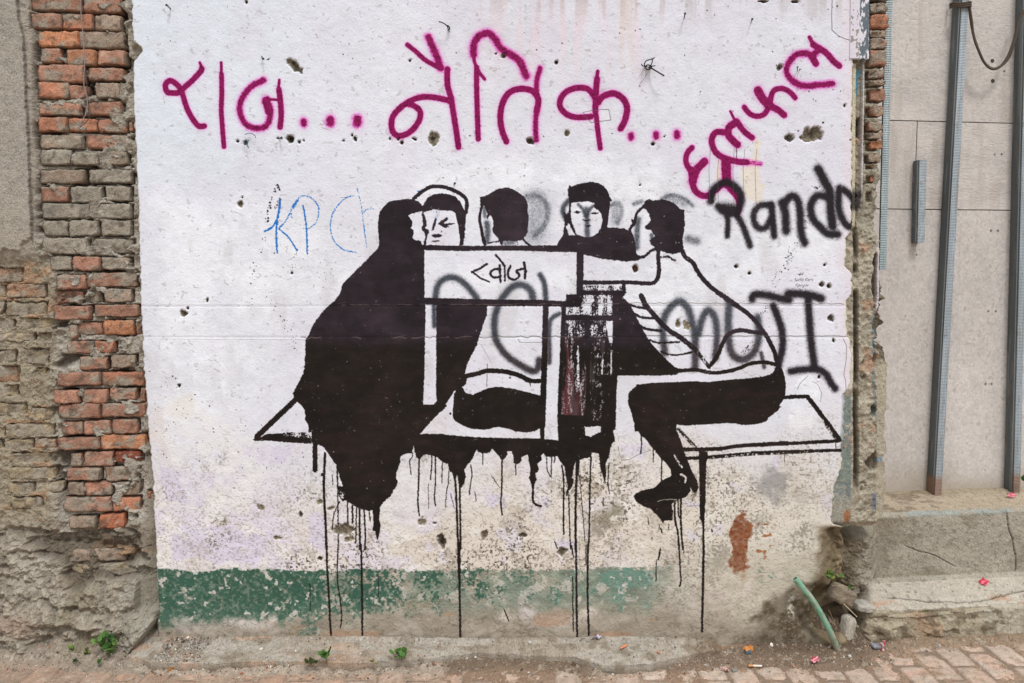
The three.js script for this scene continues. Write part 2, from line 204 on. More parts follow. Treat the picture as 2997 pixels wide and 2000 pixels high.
fill(ZG, [298, 350, 366, 356, 362, 608, 325, 600, 300, 420], '#000'); fill(ZK, [230, -10, 400, -10, 402, 190, 370, 250, 395, 360, 350, 370, 230, 400]);
// the bench, its wet paint and drips
fill(ZJ, [0, 280, 110, 275, 330, 278, 560, 300, 850, 318, 1200, 325, 1490, 328, 1700, 350, 1688, 60, 1740, 50, 1790, 80, 1830, 100, 1890, 85, 1960, 110, 2000, 180, 2012, 290, 2070, 310, 2320, 180, 2345, 362, 2310, 400, 2290, 500, 2285, 530, 2240, 620, 2250, 760, 2235, 850, 2200, 720, 2180, 650, 2165, 500, 2090, 490, 2070, 540, 1950, 570, 1900, 590, 1880, 660, 1860, 780, 1880, 800, 1860, 880, 1830, 920, 1800, 990, 1785, 980, 1810, 860, 1790, 790, 1770, 650, 1720, 590, 1690, 530, 1620, 540, 1560, 540, 1530, 500, 1500, 520, 1512, 570, 1460, 620, 1480, 690, 1440, 730, 1452, 800, 1425, 860, 1420, 940, 1400, 930, 1390, 850, 1362, 780, 1385, 690, 1360, 580, 1350, 510, 1280, 540, 1275, 590, 1230, 625, 1190, 610, 1180, 520, 1165, 475, 1115, 475, 1115, 520, 1065, 580, 1045, 570, 1000, 510, 945, 450, 910, 490, 840, 500, 790, 490, 765, 455, 745, 500, 700, 590, 660, 630, 625, 690, 640, 760, 620, 850, 580, 905, 560, 890, 550, 780, 540, 750, 520, 800, 500, 790, 485, 720, 450, 700, 430, 620, 370, 600, 310, 540, 250, 520, 160, 510, 130, 550, 105, 575, 75, 545, 50, 480, 42, 400, 0, 500]);
for (const [w, p] of [[18, [105, 570, 100, 800, 90, 1050, 105, 1210]], [13, [245, 510, 248, 620, 235, 800]], [15, [290, 530, 292, 800, 280, 1000, 293, 1100]], [10, [370, 600, 365, 840]], [10, [445, 700, 440, 820, 415, 980, 408, 1120]], [24, [515, 780, 530, 1000, 545, 1400, 555, 1600]], [22, [570, 900, 575, 1200, 580, 1600]], [12, [695, 630, 710, 740, 685, 910, 683, 970]], [12, [835, 500, 833, 625]], [18, [1055, 580, 1050, 950, 1040, 1050, 1055, 1200]], [12, [1210, 620, 1212, 750]], [24, [1408, 930, 1410, 1040, 1440, 1085, 1500, 1105]], [10, [1565, 540, 1575, 690, 1605, 760]], [12, [1625, 540, 1618, 770]], [14, [1660, 540, 1655, 600]], [19, [1740, 640, 1760, 800, 1760, 1200, 1763, 1425]], [14, [1820, 970, 1825, 1180, 1840, 1600]], [42, [1925, 580, 1915, 740]], [26, [1915, 700, 1900, 1000, 1900, 1600]], [8, [1945, 760, 1965, 1000, 1995, 1360, 2005, 1500]], [18, [2075, 540, 2062, 900, 2055, 1400, 2045, 1600]], [12, [2280, 610, 2270, 830, 2280, 920, 2295, 965]], [8, [935, 755, 1030, 895]], [9, [745, 945, 757, 1045]], [5, [210, 850, 212, 1130]], [7, [465, 960, 508, 1130]], [14, [1655, 1510, 1690, 1590]]]) brush(ZJ, w, p);
dot(ZJ, 16, 1968, 870);
for (const [w, p] of [[54, [870, 390, 870, 690]], [28, [985, 500, 970, 900, 990, 1300, 1000, 1600]], [15, [1120, 640, 1130, 1000, 1135, 1600]], [15, [1240, 1040, 1245, 1300]], [20, [1295, 1100, 1300, 1300]], [14, [1345, 1120, 1340, 1300, 1335, 1530]], [22, [1378, 1140, 1385, 1600]], [18, [1430, 1150, 1445, 1400, 1440, 1600]], [14, [1490, 1160, 1500, 1280]], [12, [1150, 1050, 1085, 1200, 1065, 1390]], [12, [1985, 500, 1985, 540, 1955, 590, 1970, 740]], [9, [1065, 750, 1075, 855]]]) brush(ZI, w, p);
dot(ZI, 22, 955, 745); brush(ZI, 40, [1150, 890, 1180, 1000], 'rgb(255,100,0)');
for (const [w, p] of [[14, [1305, -10, 1313, 210, 1340, 605]], [9, [1385, -10, 1380, 210, 1410, 460, 1405, 550]], [13, [1543, -10, 1555, 605]], [21, [2215, -20, 2218, 180]], [15, [2218, 170, 2227, 612]], [5, [1190, 250, 1195, 440]], [5, [1660, 190, 1662, 350]]]) brush(B5, w, p);
for (const [w, p] of [[17, [840, -10, 848, 760]], [17, [942, -10, 940, 400, 948, 755]], [9, [812, 260, 815, 720]], [13, [1728, -10, 1735, 200, 1743, 280, 1733, 345]], [20, [1937, -10, 1930, 400, 1918, 715]], [11, [800, -10, 820, 100]], [8, [925, -10, 925, 160]], [13, [1565, 20, 1560, 60, 1548, 115]], [8, [1530, 120, 1528, 300]], [9, [220, 535, 262, 635]], [8, [1765, 0, 1768, 55]]]) brush(B4, w, p);
// the man's legs and shoe, the bench on the right
fill(ZG, [545, 1180, 600, 1130, 640, 1085, 700, 1075, 800, 1065, 1100, 1050, 1300, 1042, 1450, 1052, 1650, 1030, 1900, 1010, 2100, 985, 2200, 950, 2250, 850, 2290, 890, 2340, 1000, 2352, 1100, 2340, 1230, 2260, 1350, 2160, 1440, 2140, 1490, 2080, 1520, 1980, 1540, 1850, 1545, 1700, 1500, 1400, 1520, 1200, 1540, 1100, 1525, 1100, 1620, 620, 1620, 610, 1500, 580, 1400, 540, 1300]);
fill(ZK, [560, -40, 2300, -40, 2250, 20, 2150, 90, 2110, 135, 1900, 172, 1700, 152, 1400, 167, 1200, 182, 1100, 170, 1060, 190, 1110, 260, 1160, 400, 1200, 520, 1240, 620, 1280, 720, 1330, 800, 1352, 890, 1330, 942, 1290, 948, 1255, 885, 1262, 930, 1200, 1000, 1100, 1040, 1060, 1065, 1040, 1080, 1058, 1180, 1052, 1270, 960, 1268, 940, 1300, 920, 1262, 880, 1210, 840, 1180, 810, 1140, 720, 1110, 640, 1060, 605, 990, 640, 950, 720, 918, 830, 900, 930, 812, 1040, 755, 1030, 685, 980, 610, 920, 560, 850, 470, 790, 400, 740, 330, 690, 300, 640, 200, 600, 120]);
straight(ZK, 22, [1072, 520, 1110, 590, 1158, 660], 'rgb(255,225,0)'); brush(ZK, 22, [1150, 740, 1205, 775, 1195, 830], '#000'); brush(ZK, 5, [880, 1050, 960, 1030, 1095, 1028], '#000');
straight(ZK, 40, [1120, 220, 1210, 320, 1290, 400], 'rgb(255,150,0)'); straight(ZK, 14, [1110, 215, 1330, 430]);
brush(ZK, 44, [1180, 452, 1350, 452, 1600, 445, 1800, 415, 2100, 395, 2360, 378]); brush(ZK, 40, [1190, 555, 1450, 545, 1800, 515, 2100, 492, 2360, 480]); brush(ZK, 24, [1500, 552, 1800, 525, 2100, 500, 2360, 490], 'rgb(255,120,0)');
fill(ZK, [1352, 470, 1450, 480, 1455, 530, 1440, 600, 1432, 900, 1426, 1150, 1415, 1250, 1420, 1600, 1395, 1600, 1392, 1300, 1365, 1240, 1360, 900, 1355, 600]);
straight(ZL, 44, [0, 800, 500, 775, 1000, 750]); straight(ZL, 40, [0, 885, 600, 868, 1030, 856]); brush(ZL, 20, [0, 905, 400, 890, 800, 870], 'rgb(255,130,0)'); straight(ZL, 54, [640, 243, 720, 340, 830, 490, 920, 610, 1012, 740]); straight(ZL, 26, [820, 520, 960, 720], 'rgb(255,140,0)'); straight(ZL, 46, [370, 250, 500, 240, 645, 240]); straight(ZL, 10, [968, 780, 970, 832]); straight(ZL, 6, [378, 900, 378, 998]);
for (const [w, p] of [[14, [690, 300, 698, 400, 685, 500]], [12, [830, 430, 832, 595]], [14, [928, 570, 925, 810]], [22, [1075, 1040, 1080, 1250, 1110, 1400, 1128, 1600]], [14, [1115, 1040, 1120, 1200, 1138, 1245]], [22, [1148, 1010, 1148, 1300, 1170, 1600]], [9, [900, 1320, 898, 1380]], [16, [918, 1360, 930, 1410]], [9, [1008, 1310, 1008, 1375]], [10, [770, 1240, 778, 1310]], [8, [817, 1460, 817, 1490]], [12, [1505, 1370, 1505, 1405]]]) brush(ZK, w, p);
// coat strokes of the man in profile
straight(ZG, 62, [690, 60, 740, 170]); brush(ZG, 54, [735, 160, 880, 330, 1000, 450, 1180, 570, 1320, 690]); brush(ZG, 40, [1320, 690, 1400, 790, 1460, 870], 'rgb(255,110,0)');
brush(ZG, 26, [560, 165, 640, 190, 760, 210]); brush(ZG, 28, [620, 270, 700, 310, 850, 320]); brush(ZG, 28, [690, 410, 760, 445, 920, 465]); brush(ZG, 22, [790, 570, 880, 600, 1000, 600, 1130, 592], 'rgb(255,60,0)'); brush(ZG, 20, [920, 700, 1000, 735, 1120, 740, 1270, 710], 'rgb(255,90,0)');
brush(ZG, 46, [1470, 880, 1560, 760, 1620, 620, 1680, 520, 1760, 470, 1860, 460, 1980, 480, 2080, 488]); brush(ZG, 42, [1080, 930, 1300, 912, 1500, 945, 1650, 935, 1800, 900, 1950, 840, 2100, 825, 2230, 850]);
// grey spray letters under and over the picture
grey(ZB, 66, [290, 1500, 310, 1340, 380, 1250, 480, 1222, 580, 1260, 680, 1350, 770, 1470]); grey(ZB, 72, [1030, 1500, 1150, 1350, 1270, 1305, 1380, 1370, 1412, 1480]); grey(ZB, 56, [1492, 1195, 1540, 1300, 1560, 1500]);
grey(ZF, 70, [1010, 170, 970, 320, 970, 480, 1000, 600, 1100, 740, 1250, 850, 1400, 925, 1465, 890, 1480, 800], 1.1); grey(ZF, 48, [1710, 270, 1620, 330, 1595, 450, 1600, 700, 1595, 830], 0.9); grey(ZF, 50, [275, 170, 280, 410]);
grey(ZG, 78, [960, 720, 940, 400, 1000, 230, 1120, 130, 1220, 200, 1270, 350, 1310, 550, 1310, 880], 0.95); grey(ZG, 74, [1350, 500, 1390, 330, 1460, 230, 1540, 330, 1560, 550, 1540, 780], 0.95); grey(ZG, 80, [1700, 150, 1690, 450, 1720, 700, 1830, 795, 1960, 740, 2030, 600, 2040, 450, 2025, 310], 0.95);
black(ZH, 76, [395, 100, 430, 48, 560, 55, 700, 90, 820, 112]); black(ZH, 74, [640, 180, 700, 330, 740, 480, 745, 650, 700, 860]); black(ZH, 82, [810, 40, 950, 42, 1080, 60, 1190, 95]); black(ZH, 78, [1040, 100, 1055, 350, 1075, 600, 1112, 880]); black(ZH, 72, [840, 930, 1000, 908, 1150, 910, 1240, 960, 1300, 1060, 1350, 1130]); grey(ZH, 44, [500, 720, 535, 880], 0.8);
grey(ZB, 58, [1340, 290, 1480, 300, 1575, 420, 1545, 620, 1430, 740], 0.32); grey(ZC, 50, [330, 400, 430, 370, 470, 470, 420, 600], 0.28); grey(ZC, 46, [930, 320, 1060, 280, 1200, 330, 1280, 400], 0.36); grey(ZC, 46, [610, 380, 700, 350], 0.4); grey(ZB, 260, [1440, 320, 1500, 420, 1420, 560, 1440, 700], 0.2); grey(ZC, 90, [1230, 780, 1330, 810], 0.4); grey(ZC, 100, [1000, 300, 1180, 370], 0.22); grey(ZC, 110, [400, 420, 400, 580], 0.2);
// the magenta lettering
pink(T1, 44, [352, 800, 262, 792, 248, 725, 290, 695, 350, 732, 385, 790, 440, 950, 520, 1075, 580, 1085], false); pink(T1, 44, [370, 785, 480, 690, 548, 615, 560, 590]); pink(T1, 22, [560, 600, 552, 565, 542, 540]);
pink(T1, 22, [727, 540, 728, 620]); pink(T1, 38, [729, 640, 731, 800, 727, 950, 735, 1080, 750, 1262]);
pink(T1, 46, [1090, 690, 980, 750, 905, 850, 886, 950, 930, 1060, 1020, 1103, 1110, 1085, 1148, 1000, 1142, 920, 1105, 870, 1118, 852], true); pink(T1, 62, [1115, 875, 1138, 960]); pink(T1, 20, [1140, 855, 1215, 860]); pink(T1, 22, [1226, 690, 1221, 745]); pink(T1, 44, [1223, 770, 1238, 900, 1242, 1000, 1232, 1095]);
pinkDot(T1, 34, 1435, 1050); pinkDot(T1, 42, 1665, 1038); pinkDot(T1, 46, 1897, 1035);
pink(T2, 36, [270, 385, 340, 440, 430, 520, 550, 585]); pink(T2, 54, [450, 320, 500, 430, 560, 585], true); pink(T2, 46, [615, 595, 615, 720, 645, 840, 660, 930, 690, 1120, 710, 1265]);
pink(T2, 46, [640, 868, 500, 838, 380, 838, 260, 890, 160, 980, 134, 1060, 150, 1140, 210, 1170, 300, 1130, 370, 1040, 380, 960, 330, 912, 280, 895]); pink(T2, 42, [866, 580, 866, 700, 870, 900, 880, 1195]); pink(T2, 56, [840, 470, 840, 390, 880, 315, 960, 284, 1020, 330, 1080, 420, 1180, 480, 1240, 530, 1272, 610, 1295, 655], true); pink(T2, 26, [838, 450, 850, 540, 890, 620, 935, 680]);
pink(T2, 40, [1413, 585, 1385, 690, 1380, 800], true); pink(T2, 40, [1385, 930, 1372, 1080, 1380, 1205], true); pink(T2, 48, [1385, 950, 1395, 850, 1340, 780, 1240, 764, 1150, 795, 1092, 880, 1070, 1000, 1085, 1120, 1122, 1215]);
pink(T2, 28, [1908, 615, 1900, 680]); pink(T2, 48, [1902, 680, 1893, 800, 1887, 960]); pink(T2, 40, [1895, 990, 1910, 1130, 1930, 1275]); pink(T2, 46, [1878, 830, 1820, 765, 1720, 757, 1630, 795, 1586, 860, 1590, 930, 1650, 988, 1740, 1010, 1850, 1003]); pink(T2, 50, [1912, 880, 1960, 825, 2050, 805, 2125, 850, 2160, 930, 2140, 1040, 2106, 1105]);
pinkDot(T2, 32, 2193, 1170); pinkDot(T3, 33, 353, 1160); pinkDot(T3, 36, 533, 1155);
pink(T3, 44, [662, 1270, 618, 1325, 612, 1400, 650, 1480, 668, 1580]); pink(T3, 62, [770, 1390, 705, 1460, 668, 1560]); pink(ZC, 66, [1275, -10, 1282, 150, 1320, 240, 1400, 288, 1480, 285]); pink(ZC, 60, [1460, 280, 1560, 215, 1645, 140, 1720, 220, 1795, 310, 1815, 410, 1790, 500]); pink(T3, 76, [955, 1395, 960, 1580]);
pink(T3, 20, [992, 958, 1030, 1035]); pink(T3, 46, [1045, 1045, 1110, 1130, 1180, 1185]); pink(T3, 56, [1045, 1055, 985, 1090, 975, 1160, 1020, 1215, 1055, 1245]); pink(T3, 48, [950, 1140, 865, 1140, 832, 1210, 860, 1300, 930, 1355, 1050, 1390, 1130, 1395]); sprayed(2, T3, 40, [1130, 1395, 1250, 1410], FUZZ, 0.5);
pink(T3, 42, [1112, 922, 1160, 980, 1230, 1000, 1290, 975, 1330, 900, 1345, 820, 1380, 772, 1450, 765, 1510, 800, 1548, 842]); pink(T3, 66, [1230, 778, 1270, 850, 1330, 910]); pink(T3, 50, [1330, 910, 1400, 945, 1455, 990]);
pink(T3, 30, [1672, 322, 1705, 385]); pink(T3, 48, [1705, 385, 1760, 420, 1820, 462, 1880, 530, 1928, 568]); pink(T3, 48, [1740, 440, 1690, 480, 1650, 462, 1560, 472, 1490, 550, 1478, 630, 1530, 700, 1620, 738, 1750, 732, 1868, 720], true); pink(T3, 52, [1695, 490, 1726, 548]); straight(T3, 10, [1045, 1265, 1045, 1365], '#a00');
// black spray signature
black(ZD, 74, [315, 350, 340, 225, 430, 150, 520, 138, 610, 200, 662, 290, 650, 400, 600, 480, 480, 470, 400, 410]); black(ZD, 110, [470, 430, 570, 440], 0.8); black(ZD, 56, [500, 520, 512, 600, 502, 750], 0.95); black(ZD, 64, [620, 520, 690, 650, 765, 860], 0.9);
black(ZD, 66, [1000, 395, 880, 400, 812, 480, 812, 580, 860, 655, 940, 655, 995, 570], 0.85); black(ZD, 68, [1010, 390, 1025, 560, 1040, 750]); black(ZD, 84, [1135, 370, 1170, 500, 1180, 690]); black(ZD, 76, [1160, 370, 1240, 290, 1310, 340, 1340, 500, 1350, 700, 1392, 830]);
black(ZD, 86, [1545, -20, 1620, 120, 1680, 250, 1690, 450, 1712, 640], 1.1); black(ZD, 76, [1650, 300, 1530, 290, 1462, 400, 1482, 540, 1560, 640, 1660, 725, 1770, 730]); black(ZD, 72, [1790, 200, 1780, 400, 1820, 550, 1900, 640, 1970, 600, 1990, 430, 1930, 300, 1830, 215]);
// blue crayon
const blue = (w, p, a = 1) => brush(ZA, w, p, `rgb(${Math.round(255 * a)},0,0)`, miscC);
blue(26, [465, 335, 460, 430, 440, 540]); blue(22, [440, 540, 427, 650, 425, 800, 437, 940]); blue(20, [290, 695, 370, 650, 432, 560]); blue(15, [580, 490, 520, 590, 450, 665], 0.7); blue(16, [450, 665, 560, 760, 660, 915]); blue(14, [605, 545, 595, 440, 650, 350, 720, 290, 820, 310, 900, 400, 908, 500, 880, 590, 800, 660, 735, 665], 0.6); blue(28, [620, 420, 670, 340], 0.8); blue(18, [730, 400, 760, 560, 775, 750, 780, 950]); blue(15, [1310, 285, 1210, 320, 1100, 440, 1050, 560, 1050, 700, 1100, 820, 1200, 905, 1345, 938], 0.66); blue(15, [1350, 200, 1385, 330, 1410, 480, 1430, 650, 1460, 880], 0.55); blue(12, [1420, 490, 1470, 440, 1580, 435], 0.5); blue(20, [2050, 235, 2080, 238], 0.9);
blue(15, [2255, 440, 2265, 520, 2240, 640], 0.5);
// white repaint patches and peeled places
const white = (z, w, p) => { for (const [f, a] of [[1.5, 40], [1.25, 60], [1, 90], [0.7, 110], [0.45, 90]]) brush(z, w * f, p, `rgb(0,${a},0)`, miscC); }; miscC.globalCompositeOperation = 'screen';
white(ZV, 70, [1000, 440, 1120, 410, 1250, 410, 1400, 400, 1500, 420]); white(ZV, 90, [1080, 480, 1250, 470, 1400, 450, 1520, 480]); white(ZV, 60, [1480, 520, 1620, 560]); white(ZV, 80, [380, 480, 520, 600, 620, 720]); white(ZV, 100, [380, 620, 420, 760, 400, 900]); white(ZV, 120, [1480, 740, 1700, 560, 1880, 560]); white(ZV, 100, [560, 820, 480, 960, 560, 1080]); white(ZV, 90, [440, 540, 560, 520, 700, 560]); white(ZV, 70, [700, 640, 800, 640]); white(ZV, 120, [450, 620, 560, 650, 640, 620]); fill(ZP, [470, 1010, 560, 990, 640, 1080, 620, 1250, 700, 1330, 800, 1300, 760, 1420, 650, 1540, 560, 1490, 480, 1300], 'rgb(0,170,0)', miscC); fill(ZP, [1060, 1380, 1160, 1340, 1250, 1420, 1240, 1560, 1120, 1600, 1010, 1500], 'rgb(0,120,0)', miscC); white(ZV, 50, [450, 860, 560, 820]); white(ZV, 60, [420, 980, 520, 1060]); white(ZV, 90, [1450, 650, 1600, 620, 1700, 640]); white(ZV, 40, [1030, 640, 1300, 650]);
fill(ZH, [905, 1160, 935, 1090, 1000, 1010, 1060, 970, 1090, 1040, 1150, 1080, 1195, 1180, 1180, 1260, 1130, 1300, 1100, 1560, 780, 1560, 860, 1300], 'rgb(0,255,0)', miscC); fill(ZP, [1706, 330, 1740, 320, 1780, 322, 1788, 352, 1755, 355, 1730, 360], 'rgb(0,220,0)', miscC);
// R: paint peeled to a cream undercoat, G: lavender paint left over, B: grey smear
fill(T3, [1195, 1180, 1265, 1215, 1268, 1580, 1080, 1600, 1055, 1425, 1140, 1400, 1180, 1300], '#f00', peelC); fill(T3, [862, 1360, 905, 1370, 925, 1600, 880, 1600], '#f00', peelC); fill(ZD, [600, 0, 885, 0, 868, 320, 770, 352, 700, 300, 670, 170], '#f00', peelC); fill(T3, [30, 0, 160, 0, 165, 600, 40, 600], '#200', peelC);
for (const [x, y, w, h] of [[1720, 860, 140, 90], [1738, 1205, 118, 90], [2180, 530, 120, 120], [1165, 1035, 195, 70], [450, 400, 330, 160], [1420, 1260, 200, 190], [1200, 1380, 160, 120]]) fill(ZK, [x, y, x + w, y + 8, x + w * 0.94, y + h * 0.6, x + w * 0.8, y + h, x + w * 0.1, y + h * 0.9], '#0f0', peelC);
for (const [x, y, w, h] of [[870, 980, 300, 150], [1450, 980, 130, 100], [390, 900, 130, 220], [1700, 1480, 200, 100]]) fill(ZJ, [x, y, x + w, y + 8, x + w * 0.94, y + h * 0.6, x + w * 0.8, y + h, x + w * 0.1, y + h * 0.9], '#0f0', peelC);
for (const [x, y, w, h] of [[2400, 1440, 70, 90], [2250, 1350, 20, 40], [470, 1370, 150, 110], [470, 1540, 330, 110], [700, 1300, 170, 60], [900, 1500, 60, 120]]) fill(ZP, [x, y, x + w, y + 8, x + w * 0.94, y + h * 0.6, x + w * 0.8, y + h, x + w * 0.1, y + h * 0.9], '#0f0', peelC);
brush(ZV, 26, [520, 600, 640, 590, 700, 640], '#00f', peelC); brush(ZV, 20, [480, 720, 560, 780], '#00f', peelC); brush(ZV, 30, [420, 800, 430, 900], '#00c', peelC); brush(ZV, 26, [560, 560, 620, 540], '#00c', peelC); brush(ZV, 34, [1200, 470, 1235, 500, 1230, 560], '#00f', peelC); brush(ZV, 24, [640, 830, 560, 900], '#00b', peelC); brush(ZV, 20, [1560, 680, 1640, 690], '#00f', peelC); brush(ZV, 40, [1190, 460, 1230, 540], '#00f', peelC); brush(ZV, 16, [1440, 470, 1480, 475, 1550, 470], '#00f', peelC);
// cracks, ridges and scratches
const crack = (z, w, p, a = 1) => straight(z, w, p, `rgb(0,0,${Math.round(255 * a)})`, miscC);
{ const r = rng(5), wob = (x0, y0, x1, y1, n, s, w, a) => { const p = []; for (let i = 0; i <= n; i++) p.push(lerp(x0, x1, i / n), lerp(y0, y1, i / n) + (r() - 0.5) * s); crack(ZP, w, p, a); };
  wob(420, 897, 900, 899, 40, 3, 1.6, 0.28); wob(1000, 893, 1640, 891, 50, 3, 2.4, 0.9); wob(1680, 888, 2470, 890, 60, 4, 2, 0.8); wob(430, 993, 900, 996, 40, 2, 1.6, 0.4); wob(880, 990, 1800, 986, 90, 6, 2.6, 0.9); wob(1880, 984, 2480, 985, 50, 3, 2.2, 0.9);
  for (let i = 0; i < 150; i++) { const x = 430 + r() * 2040, y = r() * 1640, l = 6 + 22 * r() * r(), a = (r() - 0.5) * (r() > 0.8 ? 3 : 0.7); wob(x, y, x + l * Math.cos(a), y + l * Math.sin(a), 4, 3, 1.3, 0.25 + 0.5 * r()); } }
crack(T3, 7, [1868, -10, 1862, 130, 1865, 262, 1920, 312, 1980, 338, 2025, 350, 2020, 495]); crack(ZH, 7, [1442, 560, 1480, 640, 1475, 800, 1450, 970, 1470, 1040, 1475, 1180]); crack(ZH, 5, [915, 1140, 940, 1080, 1040, 980]); crack(ZH, 5, [1090, 1050, 1150, 1080, 1195, 1180, 1180, 1280]); crack(ZK, 6, [430, 420, 440, 500, 470, 580, 560, 575, 640, 525, 800, 465]); crack(ZK, 5, [1210, 1110, 1360, 1100]); crack(ZK, 5, [1740, 1280, 1800, 1300, 1850, 1270]); crack(ZP, 2, [1706, 330, 1740, 322, 1782, 321, 1788, 352, 1757, 356, 1730, 360, 1706, 330]);
for (const x of [2080, 2105, 2150, 2180, 2215]) crack(ZP, 1.6, [x, 420 + (x % 7) * 6, x - 5, 500, x - 2, 600 - (x % 5) * 12], 0.8); crack(ZF, 6, [810, 620, 880, 740, 930, 840], 0.5); crack(ZF, 6, [1240, 560, 1260, 600, 1510, 602]);
// small handwriting
inkC.fillStyle = 'rgb(255,0,0)'; for (const [s, x, y, h] of [['-44', 1300, 1208, 50], ['Santi Kuri', 1270, 1268, 46], ['Pariyar', 1280, 1334, 46]]) { const [a, b] = toTex(ZD, x, y); inkC.font = `italic ${h / 3.9167 * PXT * 1.1}px sans-serif`; inkC.fillText(s, a, b); }
// splashed black specks
{ const r = rng(11), splash = (z, n, p, spread, big) => { for (let i = 0; i < n; i++) { const t = r() * (p.length / 2 - 1), k = Math.floor(t), f = t - k; dot(z, big * (0.35 + r() * r()), lerp(p[2 * k], p[2 * k + 2], f) + (r() + r() - 1) * spread, lerp(p[2 * k + 1], p[2 * k + 3], f) + (r() + r() - 1) * spread); } };
  splash(ZA, 26, [430, 165, 370, 330, 330, 470, 320, 600], 25, 13); splash(ZA, 12, [430, 165, 470, 230], 12, 13); splash(ZA, 12, [480, 320, 400, 430], 30, 12); splash(ZA, 22, [260, 760, 330, 850, 200, 980, 170, 1180, 130, 1300], 35, 10); splash(ZA, 40, [80, 1430, 130, 1530, 330, 1400, 400, 1540, 620, 1900, 640, 2050], 60, 8); splash(ZA, 50, [500, 900, 700, 1100, 1000, 1000, 900, 1450], 160, 5);
  splash(ZD, 60, [1330, 780, 1220, 960, 1200, 1030, 1070, 1190, 1040, 1380], 60, 8); splash(ZD, 14, [1490, 190, 1600, 210], 35, 10); splash(ZD, 40, [1420, 500, 1390, 700], 40, 6); splash(ZG, 26, [1850, 720, 1980, 560], 40, 8); splash(ZH, 30, [500, 300, 560, 180, 650, 0], 40, 6); splash(ZK, 40, [1000, 700, 800, 1000, 600, 1300], 260, 4); splash(ZJ, 40, [200, 900, 900, 1000, 1500, 900], 260, 4);
  splash(ZP, 120, [450, 60, 1300, 120, 2400, 80, 2400, 400, 900, 420], 170, 2.2); splash(ZP, 120, [450, 1100, 560, 1300, 900, 1400], 140, 1.8); }

// holes and flaked spots: place, half size, turn, depth, darkness of the bottom
const CHIPS = [[860, 190, 30, 12, -0.7, 0.012, 0.75], [849, 407, 12, 14, 0.2, 0.02, 0.9], [1268, 408, 18, 22, 0.1, 0.01, 0.5], [1266, 406, 7, 6, 0, 0.02, 0.9], [1553, 412, 11, 12, 0.3, 0.016, 0.8], [2314, 405, 15, 14, 0, 0.018, 0.7], [2379, 393, 38, 22, 0.1, 0.016, 0.55], [2376, 390, 14, 8, 0.3, 0.022, 0.9], [2283, 196, 10, 10, 0, 0.012, 0.6], [1860, 786, 9, 12, 0, 0.014, 1.2], [1985, 947, 8, 17, 0, 0.012, 0.5], [2010, 955, 14, 14, 0, 0.006, 0.25], [2434, 932, 10, 10, 0.5, 0.012, 0.7], [2405, 833, 9, 9, 0, 0.014, 0.75], [2428, 838, 8, 8, 0, 0.014, 0.75], [2415, 775, 5, 5, 0, 0.012, 1], [2195, 800, 5, 5, 0, 0.012, 1], [2154, 780, 6, 6, 0, 0.01, 0.8], [1008, 1552, 34, 20, 0.1, 0.012, 0.42], [1020, 1578, 16, 12, 0.4, 0.008, 0.35], [1417, 1565, 13, 15, 0, 0.008, 0.5], [1293, 1588, 14, 22, 0.1, 0.014, 0.8], [1290, 1570, 8, 10, 0, 0.012, 0.6], [1530, 1568, 13, 6, 0, 0.01, 0.6], [1647, 1615, 17, 15, 0, 0.012, 0.6], [1233, 1528, 16, 15, 0.6, 0.006, 0.4], [1271, 1532, 8, 4, 0, 0.008, 0.7], [934, 1636, 8, 8, 0, 0.012, 1], [880, 1506, 8, 9, 0, 0.01, 0.8], [703, 597, 9, 11, 0.5, 0.012, 0.7], [708, 578, 4, 4, 0, 0.01, 1], [536, 918, 11, 12, 0.4, 0.01, 0.75], [548, 902, 4, 5, 0, 0.01, 0.8], [606, 880, 5, 9, 0, 0.01, 0.8], [523, 1129, 5, 6, 0, 0.01, 0.9], [1165, 408, 6, 5, 0, 0.012, 1], [1140, 405, 4, 6, 0, 0.012, 1], [1176, 417, 6, 5, 0, 0.012, 1], [1211, 406, 9, 4, -0.5, 0.012, 1], [695, 413, 4, 4, 0, 0.01, 1], [718, 418, 8, 9, 0, 0.006, 0.7], [875, 415, 6, 5, 0, 0.012, 1], [888, 411, 4, 4, 0, 0.01, 1], [813, 405, 4, 4, 0, 0.01, 1], [1040, 408, 5, 8, 0.5, 0.01, 1], [1005, 412, 4, 3, 0, 0.01, 1], [1030, 396, 4, 5, 0, 0.01, 1], [1911, 420, 6, 6, 0, 0.01, 0.9], [1945, 400, 4, 4, 0, 0.01, 1], [1660, 390, 9, 9, 0, 0.006, 0.6], [1628, 182, 6, 7, 0, 0.01, 0.9], [1474, 163, 8, 8, 0.5, 0.008, 0.8], [1452, 157, 3, 3, 0, 0.01, 1], [720, 5, 6, 6, 0, 0.01, 0.9], [785, 174, 4, 4, 0, 0.01, 1], [1199, 177, 4, 4, 0, 0.01, 1], [2473, 309, 4, 5, 0, 0.008, 0.8], [2233, 3, 14, 4, 0, 0.01, 0.9], [2325, 4, 12, 5, 0, 0.01, 0.9], [2441, 997, 4, 6, 0, 0.012, 1.1], [2398, 1103, 5, 6, 0, 0.012, 1], [1873, 542, 4, 4, 0, 0.01, 1], [854, 800, 5, 5, 0, 0.008, 1], [1492, 1107, 4, 4, 0, 0.004, 0.6], [810, 1575, 14, 5, 0, 0.006, 0.45], [765, 1485, 14, 10, 0, 0.005, 0.4], [935, 1470, 10, 8, 0.3, 0.005, 0.4], [968, 1488, 12, 6, 0.3, 0.006, 0.45]].map(([x, y, a, b, t, d, k], i) => { const w = atZ(x, y, 0), s = 0.00136; return { x: w.x, y: w.y, a: a * s, b: b * s, c: Math.cos(t), s: Math.sin(t), d, k, i }; });
